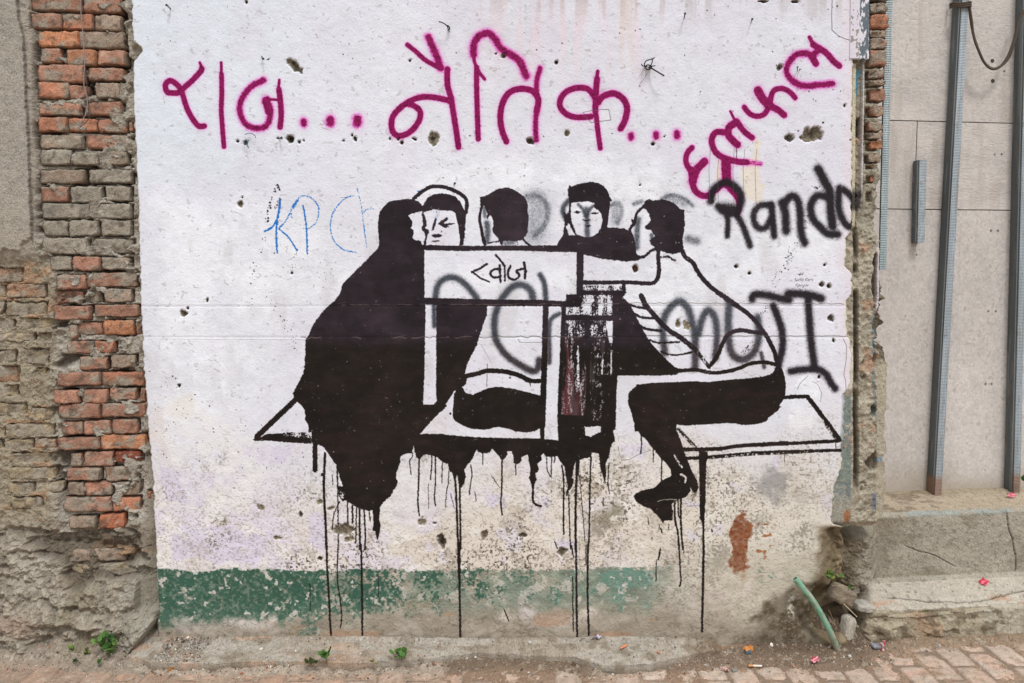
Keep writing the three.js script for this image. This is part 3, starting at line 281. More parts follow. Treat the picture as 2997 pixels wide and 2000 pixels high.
const CELL = new Map(); for (const h of CHIPS) { const R = Math.max(h.a, h.b) * 1.5; for (let x = Math.floor((h.x - R) * 10); x <= Math.floor((h.x + R) * 10); x++) for (let y = Math.floor((h.y - R) * 10); y <= Math.floor((h.y + R) * 10); y++) { const k = x * 1000 + y; CELL.has(k) || CELL.set(k, []); CELL.get(k).push(h); } }
function chipAt(X, Y, out) { // depth and darkness of the hole here
  out[0] = out[1] = out[2] = 0; const l = CELL.get(Math.floor(X * 10) * 1000 + Math.floor(Y * 10)); if (!l) return out;
  for (const h of l) { const dx = X - h.x, dy = Y - h.y, u = (dx * h.c + dy * h.s) / h.a, v = (-dx * h.s + dy * h.c) / h.b, q = Math.hypot(u, v) + (fbm(X * 70 + h.i * 3, Y * 70, 3) - 0.5) * 1.1; if (q < 1) { const e = sst(1, 0.75, q); if (e * h.d > out[0]) out[0] = e * h.d; if (e > out[1]) { out[1] = e; out[2] = h.k * (0.55 + 0.6 * sst(0.8, 0.1, q)); } } }
  return out;
}
// the wall's broken edges, in metres
const edgeOf = (...p) => { const q = []; for (let i = 0; i < p.length; i += 2) { const w = atZ(p[i + 1], p[i], 0); q.unshift(w.y, w.x); } return line(...q); };
const edgeL = edgeOf(-320, 372, 0, 380, 120, 385, 135, 408, 150, 414, 168, 398, 180, 386, 300, 388, 400, 392, 500, 396, 600, 401, 700, 403, 800, 406, 900, 408, 1000, 413, 1100, 418, 1180, 429, 1205, 425, 1300, 433, 1400, 443, 1500, 447, 1600, 453, 1700, 457, 1790, 461, 1960, 466);
const edgeR = edgeOf(-320, 2498, 0, 2494, 180, 2499, 400, 2497, 560, 2497, 680, 2494, 700, 2480, 780, 2478, 800, 2496, 860, 2500, 880, 2480, 920, 2481, 985, 2484, 1000, 2490, 1040, 2496, 1130, 2490, 1152, 2476, 1230, 2474, 1300, 2468, 1380, 2466, 1400, 2456, 1425, 2446, 1460, 2444, 1500, 2440, 1536, 2438, 1550, 2482, 1600, 2486, 1690, 2486, 1800, 2484, 1960, 2480);
// colour of the wall before any picture on it (sRGB) and its fine relief, at a place in metres
const inkD = inkC.getImageData(0, 0, TW, TW).data, sprD = sprayC.getImageData(0, 0, TW, TW).data, misD = miscC.getImageData(0, 0, TW, TW).data, peeD = peelC.getImageData(0, 0, TW, TW).data;
const RUST = [2162, 1595]; const chip = [0, 0, 0];
function wallColour(X, Y, ix, iy, c) {
  const [px, py] = back(X, Y, 0), n1 = fbm(X * 1.7 + 3, Y * 1.7, 4), n2 = fbm(X * 7, Y * 7 + 9, 4), n3 = fbm(X * 34, Y * 34, 4), n4 = vn(X * 190, Y * 190), n5 = vn(X * 420, Y * 420), pit = fbm(X * 95 + 40, Y * 95, 3), st = fbm(X * 40, Y * 2.2, 3);
  let relief = 0.5 + (n3 - 0.5) * 0.5 + (n4 - 0.5) * 0.22 + (n5 - 0.5) * 0.12 + (fbm(X * 18, Y * 70, 3) - 0.5) * 0.14;
  c[0] = 223; c[1] = 223.5; c[2] = 232;
  mix3(c, [220, 228, 237], 0.85 * sst(1150, 500, px) * sst(820, 350, py) * sst(0.3, 0.6, n1 + 0.1)); mix3(c, [221, 216, 229], 0.4 * sst(0.45, 0.7, n2));
  if (py < 330) mix3(c, [233, 214, 222], 0.55 * sst(1350, 1500, px) * sst(1980, 1850, px) * sst(330, 60, py) * sst(0.42, 0.62, st)), mix3(c, [214, 206, 198], 0.5 * sst(1790, 1815, px) * sst(1870, 1840, px) * sst(260, 30, py) * sst(0.35, 0.6, st));
  if (py < 90) mix3(c, [188, 182, 180], 0.5 * sst(90, 0, py) * sst(0.5, 0.68, st) * sst(1250, 1600, px));
  // white repaint
  const xi = clamp(ix + Math.round((n3 - 0.5) * 26), 0, TW - 1), yi = clamp(iy + Math.round((n2 - 0.5) * 60), 0, TW - 1), wh = misD[(yi * TW + xi) * 4 + 1] / 255;
  mix3(c, [237, 239, 245], 0.85 * wh * sst(0.22, 0.6, n2 * 0.7 + n3 * 0.3));
  const pi = (clamp(iy + Math.round((n3 - 0.5) * 30 + (n2 - 0.5) * 24), 0, TW - 1) * TW + clamp(ix + Math.round((n2 - 0.5) * 34 + (n3 - 0.5) * 20), 0, TW - 1)) * 4; mix3(c, [196, 202, 208], 0.5 * peeD[pi + 2] / 255 * sst(0.4, 0.62, n3 * 0.5 + n2 * 0.5));
  const k = 1 + (n1 - 0.5) * 0.07 + (n3 - 0.5) * 0.05 + (n4 - 0.5) * 0.03; c[0] *= k; c[1] *= k; c[2] *= k;
  // below: paint gone cream, blotched and pitted
  const d = sst(1230, 1560, py + 260 * (n1 - 0.5) + 160 * (n2 - 0.5) + (px > 1700 ? 50 : 0)), lav = sst(0.52, 0.6, fbm(X * 9 + 7, Y * 9, 4));
  mix3(c, [lerp(226, 220, sst(700, 1300, px)), lerp(219, 210, sst(700, 1300, px)), lerp(217, 196, sst(700, 1300, px))], d * 0.9); mix3(c, [221, 214, 226], d * 0.75 * lav * sst(2300, 1300, px)); mix3(c, [216, 209, 226], Math.max(0.85 * peeD[pi + 1] / 255, 0)); mix3(c, [230, 219, 204], 0.8 * peeD[pi] / 255); mix3(c, [236, 232, 226], d * 0.6 * sst(0.58, 0.64, fbm(X * 14 + 70, Y * 14, 4)));
  const clus = sst(0.44, 0.66, fbm(X * 5 + 21, Y * 6, 4)), sp = fbm(X * 150 + 9, Y * 150, 3), flake = sst(0.6, 0.63, fbm(X * 26 + 61, Y * 26, 4));
  mix3(c, [176, 166, 152], d * (0.6 * flake * clus + 0.5 * sst(0.54, 0.75, n2 * 0.6 + pit * 0.4))); mix3(c, [128, 118, 104], d * (0.4 + 0.6 * clus) * 0.8 * sst(0.57, 0.69, sp)); mix3(c, [96, 88, 78], d * clus * sst(0.66, 0.74, pit)); relief -= d * (0.3 * flake * clus + 0.35 * sst(0.6, 0.7, sp) + 0.4 * clus * sst(0.64, 0.72, pit));
  if (px < 700) mix3(c, [228, 214, 190], 0.35 * sst(0.5, 0.7, n2) * sst(640, 560, px) * sst(950, 1100, py) * sst(1400, 1250, py));
  const pk = sst(0.735, 0.8, fbm(X * 60 + 11, Y * 60, 3)); mix3(c, [158, 150, 148], pk * 0.3 * (1 - d)); relief -= pk * 0.25;
  const smudge = sst(0.55, 0.75, fbm(X * 11, Y * 3.5 + 30, 4)) * sst(640, 760, py) * sst(1300, 1000, py); mix3(c, [196, 192, 192], smudge * 0.35);
  mix3(c, [233, 231, 231], 0.75 * wh * sst(1150, 1300, py) * sst(0.3, 0.5, n3 * 0.5 + n2 * 0.5)); const gr = sst(1780, 2350, px + 200 * (n1 - 0.5)) * sst(1250, 1620, py + 120 * (n2 - 0.5)); mix3(c, [211, 205, 191], gr * 0.75); mix3(c, [146, 139, 126], gr * 0.9 * sst(0.5, 0.64, fbm(X * 12 + 3, Y * 9, 5) * 0.65 + sp * 0.35) * sst(1400, 1540, py)); mix3(c, [178, 169, 151], gr * 0.7 * sst(1560, 1680, py + 60 * (n2 - 0.5)));
  const stain = sst(60, 0, Math.abs((py - 1560) + (px - 1745) * 0.9) + 40 * (n2 - 0.5)) * sst(1690, 1740, px) * sst(1850, 1800, px); mix3(c, [128, 120, 100], stain * 0.7 * sst(0.35, 0.6, n3)); 
  const stain2 = sst(46, 6, Math.hypot(px - 2265, (py - 1425) * 1.3) * 0.6 + 70 * (n3 - 0.5)); mix3(c, [150, 146, 144], stain2 * 0.8);
  // the green skirting
  const gt = 1668 - 10 * sst(1500, 1850, px) + 26 * (n2 - 0.5) + 34 * Math.max(0, n3 - 0.52) + (pit > 0.5 ? 30 * (pit - 0.5) : 0), gb = 1838 - 40 * sst(1000, 1500, px) + 130 * (n2 - 0.5), band = sst(gt - 2, gt + 3, py) * sst(gb + 18, gb - 22, py + 30 * (n3 - 0.5));
  const cov = line(440, 0.76, 700, 0.9, 860, 0.84, 1000, 0.7, 1150, 0.66, 1300, 0.62, 1420, 0.52, 1500, 0.44, 1620, 0.42, 1730, 0.5, 1800, 0.66, 1890, 0.62, 1950, 0.34, 2000, 0.2, 2050, 0.12, 2200, 0.05)(px) - 0.25 * sst(1740, 1830, py) * sst(700, 1100, px), wear = 0.34 * fbm(X * 16 + 5, Y * 16, 5) + 0.26 * n2 + 0.22 * pit + 0.18 * sp;
  const bare = band * sst(900, 1300, px); mix3(c, [lerp(162, 126, sst(0.34, 0.62, n2)) * (0.8 + 0.4 * n3), lerp(152, 138, sst(0.34, 0.62, n2)) * (0.8 + 0.4 * n3), lerp(136, 122, sst(0.34, 0.62, n2)) * (0.8 + 0.4 * n3)], Math.max(bare * 0.85, band * 0.9) * sst(2060, 1860, px + 90 * (n2 - 0.5))); mix3(c, [214, 203, 194], band * 0.6 * sst(0.57, 0.62, fbm(X * 22 + 9, Y * 22, 4) * 0.8 + sp * 0.2));
  const g = band * sst(0.06, -0.04, wear - (0.26 + 0.4 * cov)); const tq = sst(1350, 1800, px); mix3(c, [lerp(54, 104, tq), lerp(90, 138, tq), lerp(74, 124, tq)], g * (0.93 - 0.42 * sst(0.44, 0.72, pit))); mix3(c, [205, 198, 190], g * sst(0.68, 0.73, fbm(X * 48 + 31, Y * 48, 3)) * 0.9); relief += g * 0.14;
  // grime along the foot
  const foot = sst(1745, 1850, py + 110 * (n2 - 0.5) + 60 * (n1 - 0.5)); mix3(c, [152, 141, 126], foot * (1 - 0.75 * g)); mix3(c, [106, 98, 86], foot * 0.45 * sst(0.52, 0.7, n3 * 0.5 + sp * 0.5)); mix3(c, [186, 178, 164], foot * 0.4 * sst(0.55, 0.66, fbm(X * 13 + 33, Y * 20, 4))); mix3(c, [176, 134, 104], foot * 0.5 * sst(0.56, 0.66, fbm(X * 5 + 60, Y * 14, 3)) * (1 - g)); relief -= foot * 0.35 * sst(0.5, 0.7, n3);
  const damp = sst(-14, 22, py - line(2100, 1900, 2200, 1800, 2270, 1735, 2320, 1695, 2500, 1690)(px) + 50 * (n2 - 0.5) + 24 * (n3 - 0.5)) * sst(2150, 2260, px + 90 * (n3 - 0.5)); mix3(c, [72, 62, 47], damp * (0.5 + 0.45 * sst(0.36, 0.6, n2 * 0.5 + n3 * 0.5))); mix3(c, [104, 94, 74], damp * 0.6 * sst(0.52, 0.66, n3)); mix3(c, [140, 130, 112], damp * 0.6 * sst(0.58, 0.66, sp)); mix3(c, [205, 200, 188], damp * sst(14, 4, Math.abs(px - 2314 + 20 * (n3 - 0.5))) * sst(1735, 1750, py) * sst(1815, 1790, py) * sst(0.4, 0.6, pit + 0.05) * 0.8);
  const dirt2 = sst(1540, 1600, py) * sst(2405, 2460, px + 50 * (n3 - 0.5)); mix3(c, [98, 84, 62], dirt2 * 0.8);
  // rusty splash
  const ru = Math.hypot((px - RUST[0] - 4 + (py - RUST[1]) * 0.06) / (30 + 7 * Math.sin(py * 0.05)), (py - RUST[1] - 4) / 86) + (n3 - 0.5) * 0.7 + (n2 - 0.5) * 0.6; mix3(c, [130, 78, 52], sst(1.05, 0.85, ru) * (0.45 + 0.8 * pit)); mix3(c, [150, 88, 52], 0.8 * sst(0.7, 0.74, fbm(X * 45 + 2, Y * 45, 2)) * sst(70, 30, Math.hypot(px - 2215, (py - 1570) * 0.6))); mix3(c, [168, 120, 84], 0.5 * sst(20, 6, Math.abs(px - 2172)) * sst(1660, 1690, py) * sst(1790, 1700, py) * sst(0.4, 0.6, st));
  // pale edges where the paint has come off along the right side and the left edge
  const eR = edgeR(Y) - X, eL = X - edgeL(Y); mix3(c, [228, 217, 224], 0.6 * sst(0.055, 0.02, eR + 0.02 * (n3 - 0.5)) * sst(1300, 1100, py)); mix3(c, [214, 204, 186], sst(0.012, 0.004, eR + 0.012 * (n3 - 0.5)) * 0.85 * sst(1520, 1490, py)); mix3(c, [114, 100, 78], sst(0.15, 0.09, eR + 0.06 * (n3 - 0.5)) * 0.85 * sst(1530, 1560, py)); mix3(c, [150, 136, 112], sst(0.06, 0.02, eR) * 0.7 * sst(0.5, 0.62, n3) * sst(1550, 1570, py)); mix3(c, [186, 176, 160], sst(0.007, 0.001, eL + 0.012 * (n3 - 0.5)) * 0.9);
  mix3(c, [108, 132, 138], 0.5 * sst(0.02, 0.01, eR + 0.008 * (n3 - 0.5)) * sst(1140, 1160, py) * sst(1300, 1280, py));
  // crayon
  const wx = clamp(Math.round(ix + (n4 - 0.5) * 2 + (n5 - 0.5) * 1.4), 0, TW - 1), wy = clamp(Math.round(iy + (vn(X * 190 + 50, Y * 190) - 0.5) * 2 + (n5 - 0.5) * 1.3), 0, TW - 1), o = (wy * TW + wx) * 4, o0 = (iy * TW + ix) * 4;
  const bl = misD[o + 0] / 255; if (bl > 0.05) mix3(c, [44, 118, 196], sst(0.06, -0.06, n5 * 0.7 + n3 * 0.25 - 0.06 - bl * 0.8));
  // grey spray, then brush, then magenta, then black spray
  const grain = (n4 - 0.5) * 0.5 + (n5 - 0.5) * 0.7, air = (m) => clamp(m + grain * m * (1 - m) * 2.2, 0, 1);
  let a = air(sprD[o0] / 255); const aBrown = sst(960, 1040, py); mix3(c, [lerp(48, 44, aBrown), lerp(52, 37, aBrown), lerp(60, 41, aBrown)], a * 0.96);
  const ink = inkD[o] / 255, dry = inkD[o + 1] / 255; let inkA = 0;
  if (ink > 0.02) {
    const tuft = 0.62 * fbm(X * (dry > 0.4 ? 110 : 70), Y * (dry > 0.4 ? 22 : 60), 3) + 0.38 * vn(X * 300, Y * 240);
    if (inkD[o + 2] > 100) mix3(c, [126, 110, 114], 0.55 * ink);
    inkA = ink * (dry > 0.02 ? sst(0.09, -0.09, tuft - (0.86 - 0.52 * dry)) : 1); inkA *= 1 - 0.5 * sst(0.79, 0.83, tuft) * (1 - dry); inkA *= 1 - 0.4 * sst(0.9, 0.95, n5 * 0.6 + n4 * 0.4);
    const lo = sst(985, 1030, py + 30 * (n2 - 0.5)), bk = (1 + (n2 - 0.5) * 0.4 + (n3 - 0.5) * 0.3) * (1 + 0.12 * sst(0.48, 0.72, fbm(X * 14 + 5, Y * 40, 4)) + 0.16 * sst(0.5, 0.7, fbm(X * 4, Y * 3 + 8, 3))); const col = [lerp(44, 32, lo) * bk, lerp(36, 26, lo) * bk, lerp(41, 23, lo) * bk];
    if (inkD[o + 2] > 100) mix3(col, [104, 54, 58], 0.8 * sst(0.42, 0.62, fbm(X * 34 + 4, Y * 6, 3)) * sst(1735, 1665, px)), mix3(col, [98, 90, 92], 0.4 * sst(0.5, 0.7, fbm(X * 50 + 9, Y * 7, 3))); else mix3(col, [84, 48, 46], 0.14 * sst(0.6, 0.75, fbm(X * 9 + 90, Y * 30, 3)) * sst(1100, 1150, py));
    mix3(c, col, inkA); relief += 0.1 * inkA;
  }
  a = air(sprD[o0 + 2] / 255); if (a > 0.01) { const hard = sst(0.5, 0.95, a); mix3(c, [lerp(216, 134, hard), lerp(44, 12, hard), lerp(168, 80, hard)], clamp(a * 1.15, 0, 1) * 0.97); const fl = sst(0.76, 0.84, n5); mix3(c, [176, 70, 110], hard * fl * 0.6); mix3(c, [70, 12, 40], hard * 0.4 * sst(0.6, 0.75, n4)); }
  a = air(sprD[o0 + 1] / 255); if (a > 0.01) mix3(c, [36, 31, 35], clamp(a * 1.1, 0, 1) * 0.97);
  const cr = misD[o0 + 2] / 255; if (cr > 0.05) { mix3(c, inkA > 0.5 ? [128, 112, 108] : [112, 104, 102], cr * (inkA > 0.5 ? 0.7 * sst(0.35, 0.6, n3) : 0.72)); relief -= cr * 0.6 * (inkA > 0.5 ? -0.5 : 1); }
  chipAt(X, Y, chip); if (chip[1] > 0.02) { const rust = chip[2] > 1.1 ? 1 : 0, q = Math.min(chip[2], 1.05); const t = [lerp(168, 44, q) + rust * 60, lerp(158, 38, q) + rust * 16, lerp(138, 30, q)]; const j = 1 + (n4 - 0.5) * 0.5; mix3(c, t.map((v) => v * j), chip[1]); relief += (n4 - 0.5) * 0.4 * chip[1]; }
  return relief;
}
const wallMaps = (() => {
  const a = new Uint8Array(TW * TW * 4), b = new Uint8Array(TW * TW * 4), c = [0, 0, 0];
  for (let iy = 0; iy < TW; iy++) for (let ix = 0; ix < TW; ix++) {
    const X = WX0 + (ix + 0.5) / TW * (WX1 - WX0), Y = WY1 - (iy + 0.5) / TW * (WY1 - WY0), h = wallColour(X, Y, ix, iy, c), o = ((TW - 1 - iy) * TW + ix) * 4;
    a[o] = clamp(c[0], 0, 255); a[o + 1] = clamp(c[1], 0, 255); a[o + 2] = clamp(c[2], 0, 255); b[o] = b[o + 1] = b[o + 2] = clamp(h * 190, 0, 255); a[o + 3] = b[o + 3] = 255;
  }
  return [a, b].map((d, i) => { const t = new THREE.DataTexture(d, TW, TW); t.magFilter = THREE.LinearFilter; t.minFilter = THREE.LinearMipmapLinearFilter; t.generateMipmaps = true; if (!i) t.colorSpace = THREE.SRGBColorSpace; t.needsUpdate = true; return t; });
})();
const muralWall = thing('painted_wall', 'white plastered wall with a black mural of seated people and magenta lettering', 'wall', V(0, 0, 0));
{ // the plaster face, with holes, a rough foot and edges that turn back
  const nu = 730, nv = 760, y0 = -0.08, y1 = 2.93;
  const g = sheet(nu, nv, (u, v, p, c) => {
    const Y = lerp(y0, y1, v), j = (fbm(Y * 60, 3, 3) - 0.5) * 0.012, l = edgeL(Y) + j, r = edgeR(Y) + (fbm(Y * 60, 9, 3) - 0.5) * 0.014, k = u * nu, X = lerp(l, r, clamp((k - 1) / (nu - 2), 0, 1)), [px, py] = back(X, Y, 0);
    const foot = sst(1640, 1830, py);
    let z = 0.006 * (fbm(X * 1.5, Y * 1.5, 3) - 0.5) + 0.003 * (fbm(X * 14, Y * 14, 3) - 0.5) + foot * (0.01 * (fbm(X * 22, Y * 22, 4) - 0.5) + 0.012 * sst(1740, 1860, py)) + sst(1250, 1600, py) * 0.005 * (fbm(X * 30, Y * 30, 4) - 0.5);
    z -= 0.0022 * sst(0.0045, 0, Math.abs(py - 896) * 0.00136) + 0.0022 * sst(0.0045, 0, Math.abs(py - 988) * 0.00136);
    z -= chipAt(X, Y, chip)[0];
    const hollow = sst(1700, 1770, py + 40 * (fbm(X * 12, Y * 12, 3) - 0.5)) * sst(2330, 2420, px + 60 * (fbm(X * 14 + 5, Y * 14, 3) - 0.5)) * sst(1880, 1830, py); z -= hollow * 0.09; const crev = sst(2398, 2462, px + 40 * (fbm(X * 16 + 3, Y * 10, 4) - 0.5)) * sst(1540, 1560, py) * sst(1790, 1740, py); z -= crev * (0.06 + 0.06 * (fbm(X * 30, Y * 24, 4) - 0.5)) - 0.02 * crev * (fbm(X * 60, Y * 60, 3) - 0.5);
    z -= 0.012 * sst(2, 0, Math.min(k - 1, nu - 1 - k)); if (k < 0.5 || k > nu - 0.5) z -= 0.09;
    p[0] = X; p[1] = Y; p[2] = z; p[3] = (X - WX0) / (WX1 - WX0); p[4] = (Y - WY0) / (WY1 - WY0); c[0] = c[1] = c[2] = 255;
  }, 1);
  g.deleteAttribute('color');
  mesh('plaster', g, new THREE.MeshPhysicalMaterial({ map: wallMaps[0], bumpMap: wallMaps[1], bumpScale: 0.0036, roughness: 0.88, specularIntensity: 0.35, side: THREE.DoubleSide }), muralWall);
}
// ---------- the brick pier and the old rendered wall on the left ----------
const QL = 3.136, LB = [];                                                           // bricks: [x0, x1, y0, y1, tone, set back] in photograph pixels
const rows = (oy, ...list) => { for (const [x0, x1, y0, y1, tone, dz = 0] of list) LB.push({ x0: x0 / QL, x1: x1 / QL, y0: oy + y0 / QL, y1: oy + y1 / QL, tone, dz }); };
rows(0, [275, 735, -32, 100, 'r'], [760, 1100, -32, 115, 'r'], [275, 548, 118, 262, 'r'], [562, 840, 130, 270, 'o'], [860, 1105, 135, 280, 'g'], [345, 705, 285, 430, 'O'], [712, 1130, 290, 440, 'g'], [368, 555, 440, 578, 'r'], [602, 870, 455, 600, 'O'], [890, 1135, 460, 595, 'r'], [340, 755, 590, 750, 'r'], [800, 1120, 620, 740, 'r'], [340, 620, 755, 900, 'o'], [632, 790, 785, 905, 'r'], [870, 1090, 760, 900, 'g'], [345, 730, 940, 1060, 'r'], [800, 1105, 930, 1055, 'r'], [345, 605, 1075, 1210, 'o'], [618, 880, 1090, 1210, 'o'], [895, 1155, 1090, 1215, 'r'], [1165, 1215, 1110, 1205, 'o'], [365, 745, 1240, 1365, 'g'], [790, 1200, 1240, 1370, 'r'], [360, 640, 1375, 1515, 'c'], [655, 905, 1395, 1515, 'c'], [920, 1170, 1390, 1510, 'g']);
rows(500, [360, 760, -10, 115, 'g'], [810, 1200, -10, 115, 'c'], [365, 615, 140, 285, 'r'], [640, 920, 140, 295, 'c'], [965, 1190, 140, 280, 'c'], [385, 810, 300, 440, 'c'], [815, 1190, 300, 440, 'c'], [385, 620, 455, 595, 'c'], [625, 895, 450, 600, 'c'], [918, 1190, 455, 600, 'c'], [385, 790, 615, 765, 'c'], [835, 1210, 620, 760, 'c'], [450, 645, 785, 915, 'c'], [660, 910, 790, 920, 'r'], [928, 1190, 790, 910, 'g'], [510, 780, 955, 1090, 'r'], [788, 1245, 935, 1070, 'r'], [480, 755, 1100, 1220, 'r', -0.025], [785, 935, 1085, 1210, 'g', -0.025], [945, 1200, 1080, 1210, 'g'], [485, 805, 1240, 1370, 'r'], [855, 1265, 1230, 1345, 'r'], [625, 700, 1410, 1540, 'r'], [705, 930, 1390, 1510, 'r', -0.018], [940, 1220, 1370, 1510, 'O'], [1235, 1295, 1370, 1500, 'r']);
rows(1000, [610, 855, -5, 110, 'r'], [865, 1035, 0, 110, 'o'], [720, 970, 140, 262, 'r'], [1010, 1235, 125, 245, 'g'], [510, 905, 280, 410, 'r'], [932, 1310, 280, 410, 'o'], [482, 710, 450, 572, 'r'], [740, 980, 440, 570, 'r'], [1000, 1245, 425, 540, 'r'], [1275, 1325, 430, 555, 'r'], [530, 905, 575, 710, 'r'], [925, 1330, 570, 695, 'r'], [555, 750, 738, 860, 'r'], [760, 1010, 725, 855, 'r'], [1020, 1255, 710, 850, 'r'], [520, 905, 885, 1000, 'r'], [915, 1330, 860, 990, 'O'], [635, 740, 1030, 1155, 'r'], [765, 1030, 1010, 1150, 'r'], [1050, 1290, 1005, 1110, 'd'], [605, 905, 1165, 1280, 'r'], [960, 1255, 1150, 1280, 'r'], [620, 760, 1290, 1410, 'g'], [765, 1015, 1290, 1420, 'r'], [1045, 1280, 1285, 1410, 'g'], [1330, 1380, 1380, 1440, 'o'], [580, 1010, 1430, 1567, 'r'], [1025, 1280, 1430, 1560, 'o']);
rows(1500, [630, 870, 40, 155, 'g'], [905, 1135, 20, 150, 'D'], [1190, 1232, 40, 150, 'o'], [620, 1130, 340, 455, 'g', -0.012], [640, 1180, 470, 560, 'y', -0.01]);
for (let k = 0; k < 7; k++) { const o = k % 2 ? [[80, 160], [168, 250], [258, 350]] : [[85, 205], [214, 352]]; for (const [a, b] of o) LB.push({ x0: a, x1: b, y0: -58 - 50 * k, y1: -16 - 50 * k, tone: 'rog'[(k + a) % 3], dz: 0 }); }   // the pier goes on above the picture
const NPIER = LB.length;
// worn pale bricks standing behind their mortar, on the far left
rows(500, [-60, 190, 885, 1030, 'R', -0.005], [50, 410, 1040, 1165, 'R'], [-180, 38, 1040, 1165, 'y'], [-90, 30, 1190, 1330, 'y'], [40, 425, 1195, 1330, 'y'], [-160, 125, 1350, 1465, 'y'], [150, 490, 1350, 1465, 'y'], [-60, 310, 1490, 1567, 'y'], [330, 460, 1490, 1567, 'y']);
rows(1000, [-120, 135, 75, 205, 'y'], [185, 445, 65, 215, 'y'], [-150, 155, 228, 380, 'R'], [275, 440, 235, 330, 'y', -0.012], [-120, 155, 400, 510, 'y'], [-190, 230, 560, 680, 'y'], [258, 480, 605, 735, 'y'], [50, 490, 752, 880, 'y'], [-120, 30, 790, 880, 'y'], [-60, 20, 895, 1000, 'y'], [30, 298, 892, 1000, 'y'], [312, 505, 885, 990, 'R'], [60, 500, 1015, 1130, 'y'], [70, 500, 1155, 1268, 'y'], [60, 305, 1295, 1400, 'y'], [410, 570, 1290, 1390, 'y'], [90, 380, 1430, 1540, 'y']);
for (let y = 745; y < 1480; y += 47) for (let x = -60 - (Math.round(y / 47) % 2) * 60; x > -420; x -= 120) LB.push({ x0: x - 108, x1: x, y0: y, y1: y + 38, tone: 'y', dz: 0 });
const faceZ = (px, py) => lerp(0.004, -0.03, clamp((px - 85) / 300, 0, 1)) - (px < 140 ? 0.018 * sst(720, 800, py) * sst(150, 110, px) : 0);      // the pier's face, turned a little
const TONE = { O: [[188, 130, 98], 0.36], o: [[184, 126, 100], 0.5], r: [[174, 128, 108], 0.54], g: [[160, 140, 124], 0.66], c: [[158, 150, 138], 0.95], d: [[132, 74, 56], 0.1], D: [[176, 110, 82], 0.14], y: [[166, 150, 124], 0.7], R: [[180, 142, 116], 0.6] };
const brickColour = (tone, k) => { const [b, s] = TONE[tone], j = 0.92 + 0.16 * LAT[(k * 131) & 65535]; return (x, y, z, o) => { const n = fbm(x * 26, y * 26, 4), m = sst(0.5 + 0.32 * (0.5 - s), 0.68 + 0.3 * (0.5 - s), fbm(x * 17 + 40, y * 30 + k, 4)), t = 0.86 + 0.3 * n; o[0] = b[0] * t * j; o[1] = b[1] * t * j; o[2] = b[2] * t * j; mix3(o, [160, 150, 136], m * 0.9); mix3(o, [92, 80, 70], 0.6 * sst(0.62, 0.75, fbm(x * 50, y * 50 + 9, 3))); mix3(o, [196, 186, 172], 0.4 * sst(0.66, 0.74, fbm(x * 40 + 30, y * 60, 3))); if (z < 0.01) mix3(o, [118, 104, 90], 0.4); }; };
const leftWall = thing('brick_pier', 'exposed brick pier and crumbling grey rendered wall left of the mural', 'wall');
LB.forEach((b, k) => {
  const z = faceZ((b.x0 + b.x1) / 2, b.y0) + b.dz + (LAT[k * 37] - 0.5) * (k < NPIER ? 0.011 : 0.006) - (k < NPIER ? 0 : 0.004 + 0.012 * LAT[k * 29 + 3]), A = atZ(b.x0, b.y0, z), B = atZ(b.x1, b.y1, z), C = atZ(b.x1, b.y0, z), D = atZ(b.x0, b.y1, z);
  const w = Math.max(0.012, (C.x - A.x + B.x - D.x) / 2 - 0.002), h = A.y - D.y, dep = 0.09;
  const m = mesh('brick', block(w, h, dep, k + 3, brickColour(b.tone, k), { r: b.tone === 'y' ? 0.006 : 0.0032, amp: b.tone === 'y' || b.tone === 'R' ? 0.006 : 0.0034, seg: w < 0.05 ? [6, 7, 2] : [16, 8, 2] }), M.brick, leftWall);
  m.position.set((A.x + B.x + C.x + D.x) / 4, (A.y + B.y) / 2, z - dep / 2); m.rotation.set((LAT[k * 11 + 5] - 0.5) * 0.03, 0.055 + (LAT[k * 17 + 9] - 0.5) * 0.05, (LAT[k * 23 + 1] - 0.5) * 0.022 + (k < NPIER ? 0.006 : 0));
});
const rowBins = []; for (const b of LB) for (let q = Math.floor((b.y0 - 8 + 600) / 25); q <= (b.y1 + 8 + 600) / 25; q++) (rowBins[q] ??= []).push(b);
const renderEdge = line(-400, 52, 0, 55, 60, 58, 105, 72, 200, 78, 300, 81, 400, 87, 500, 90, 600, 94, 650, 97, 700, 96, 760, 92);
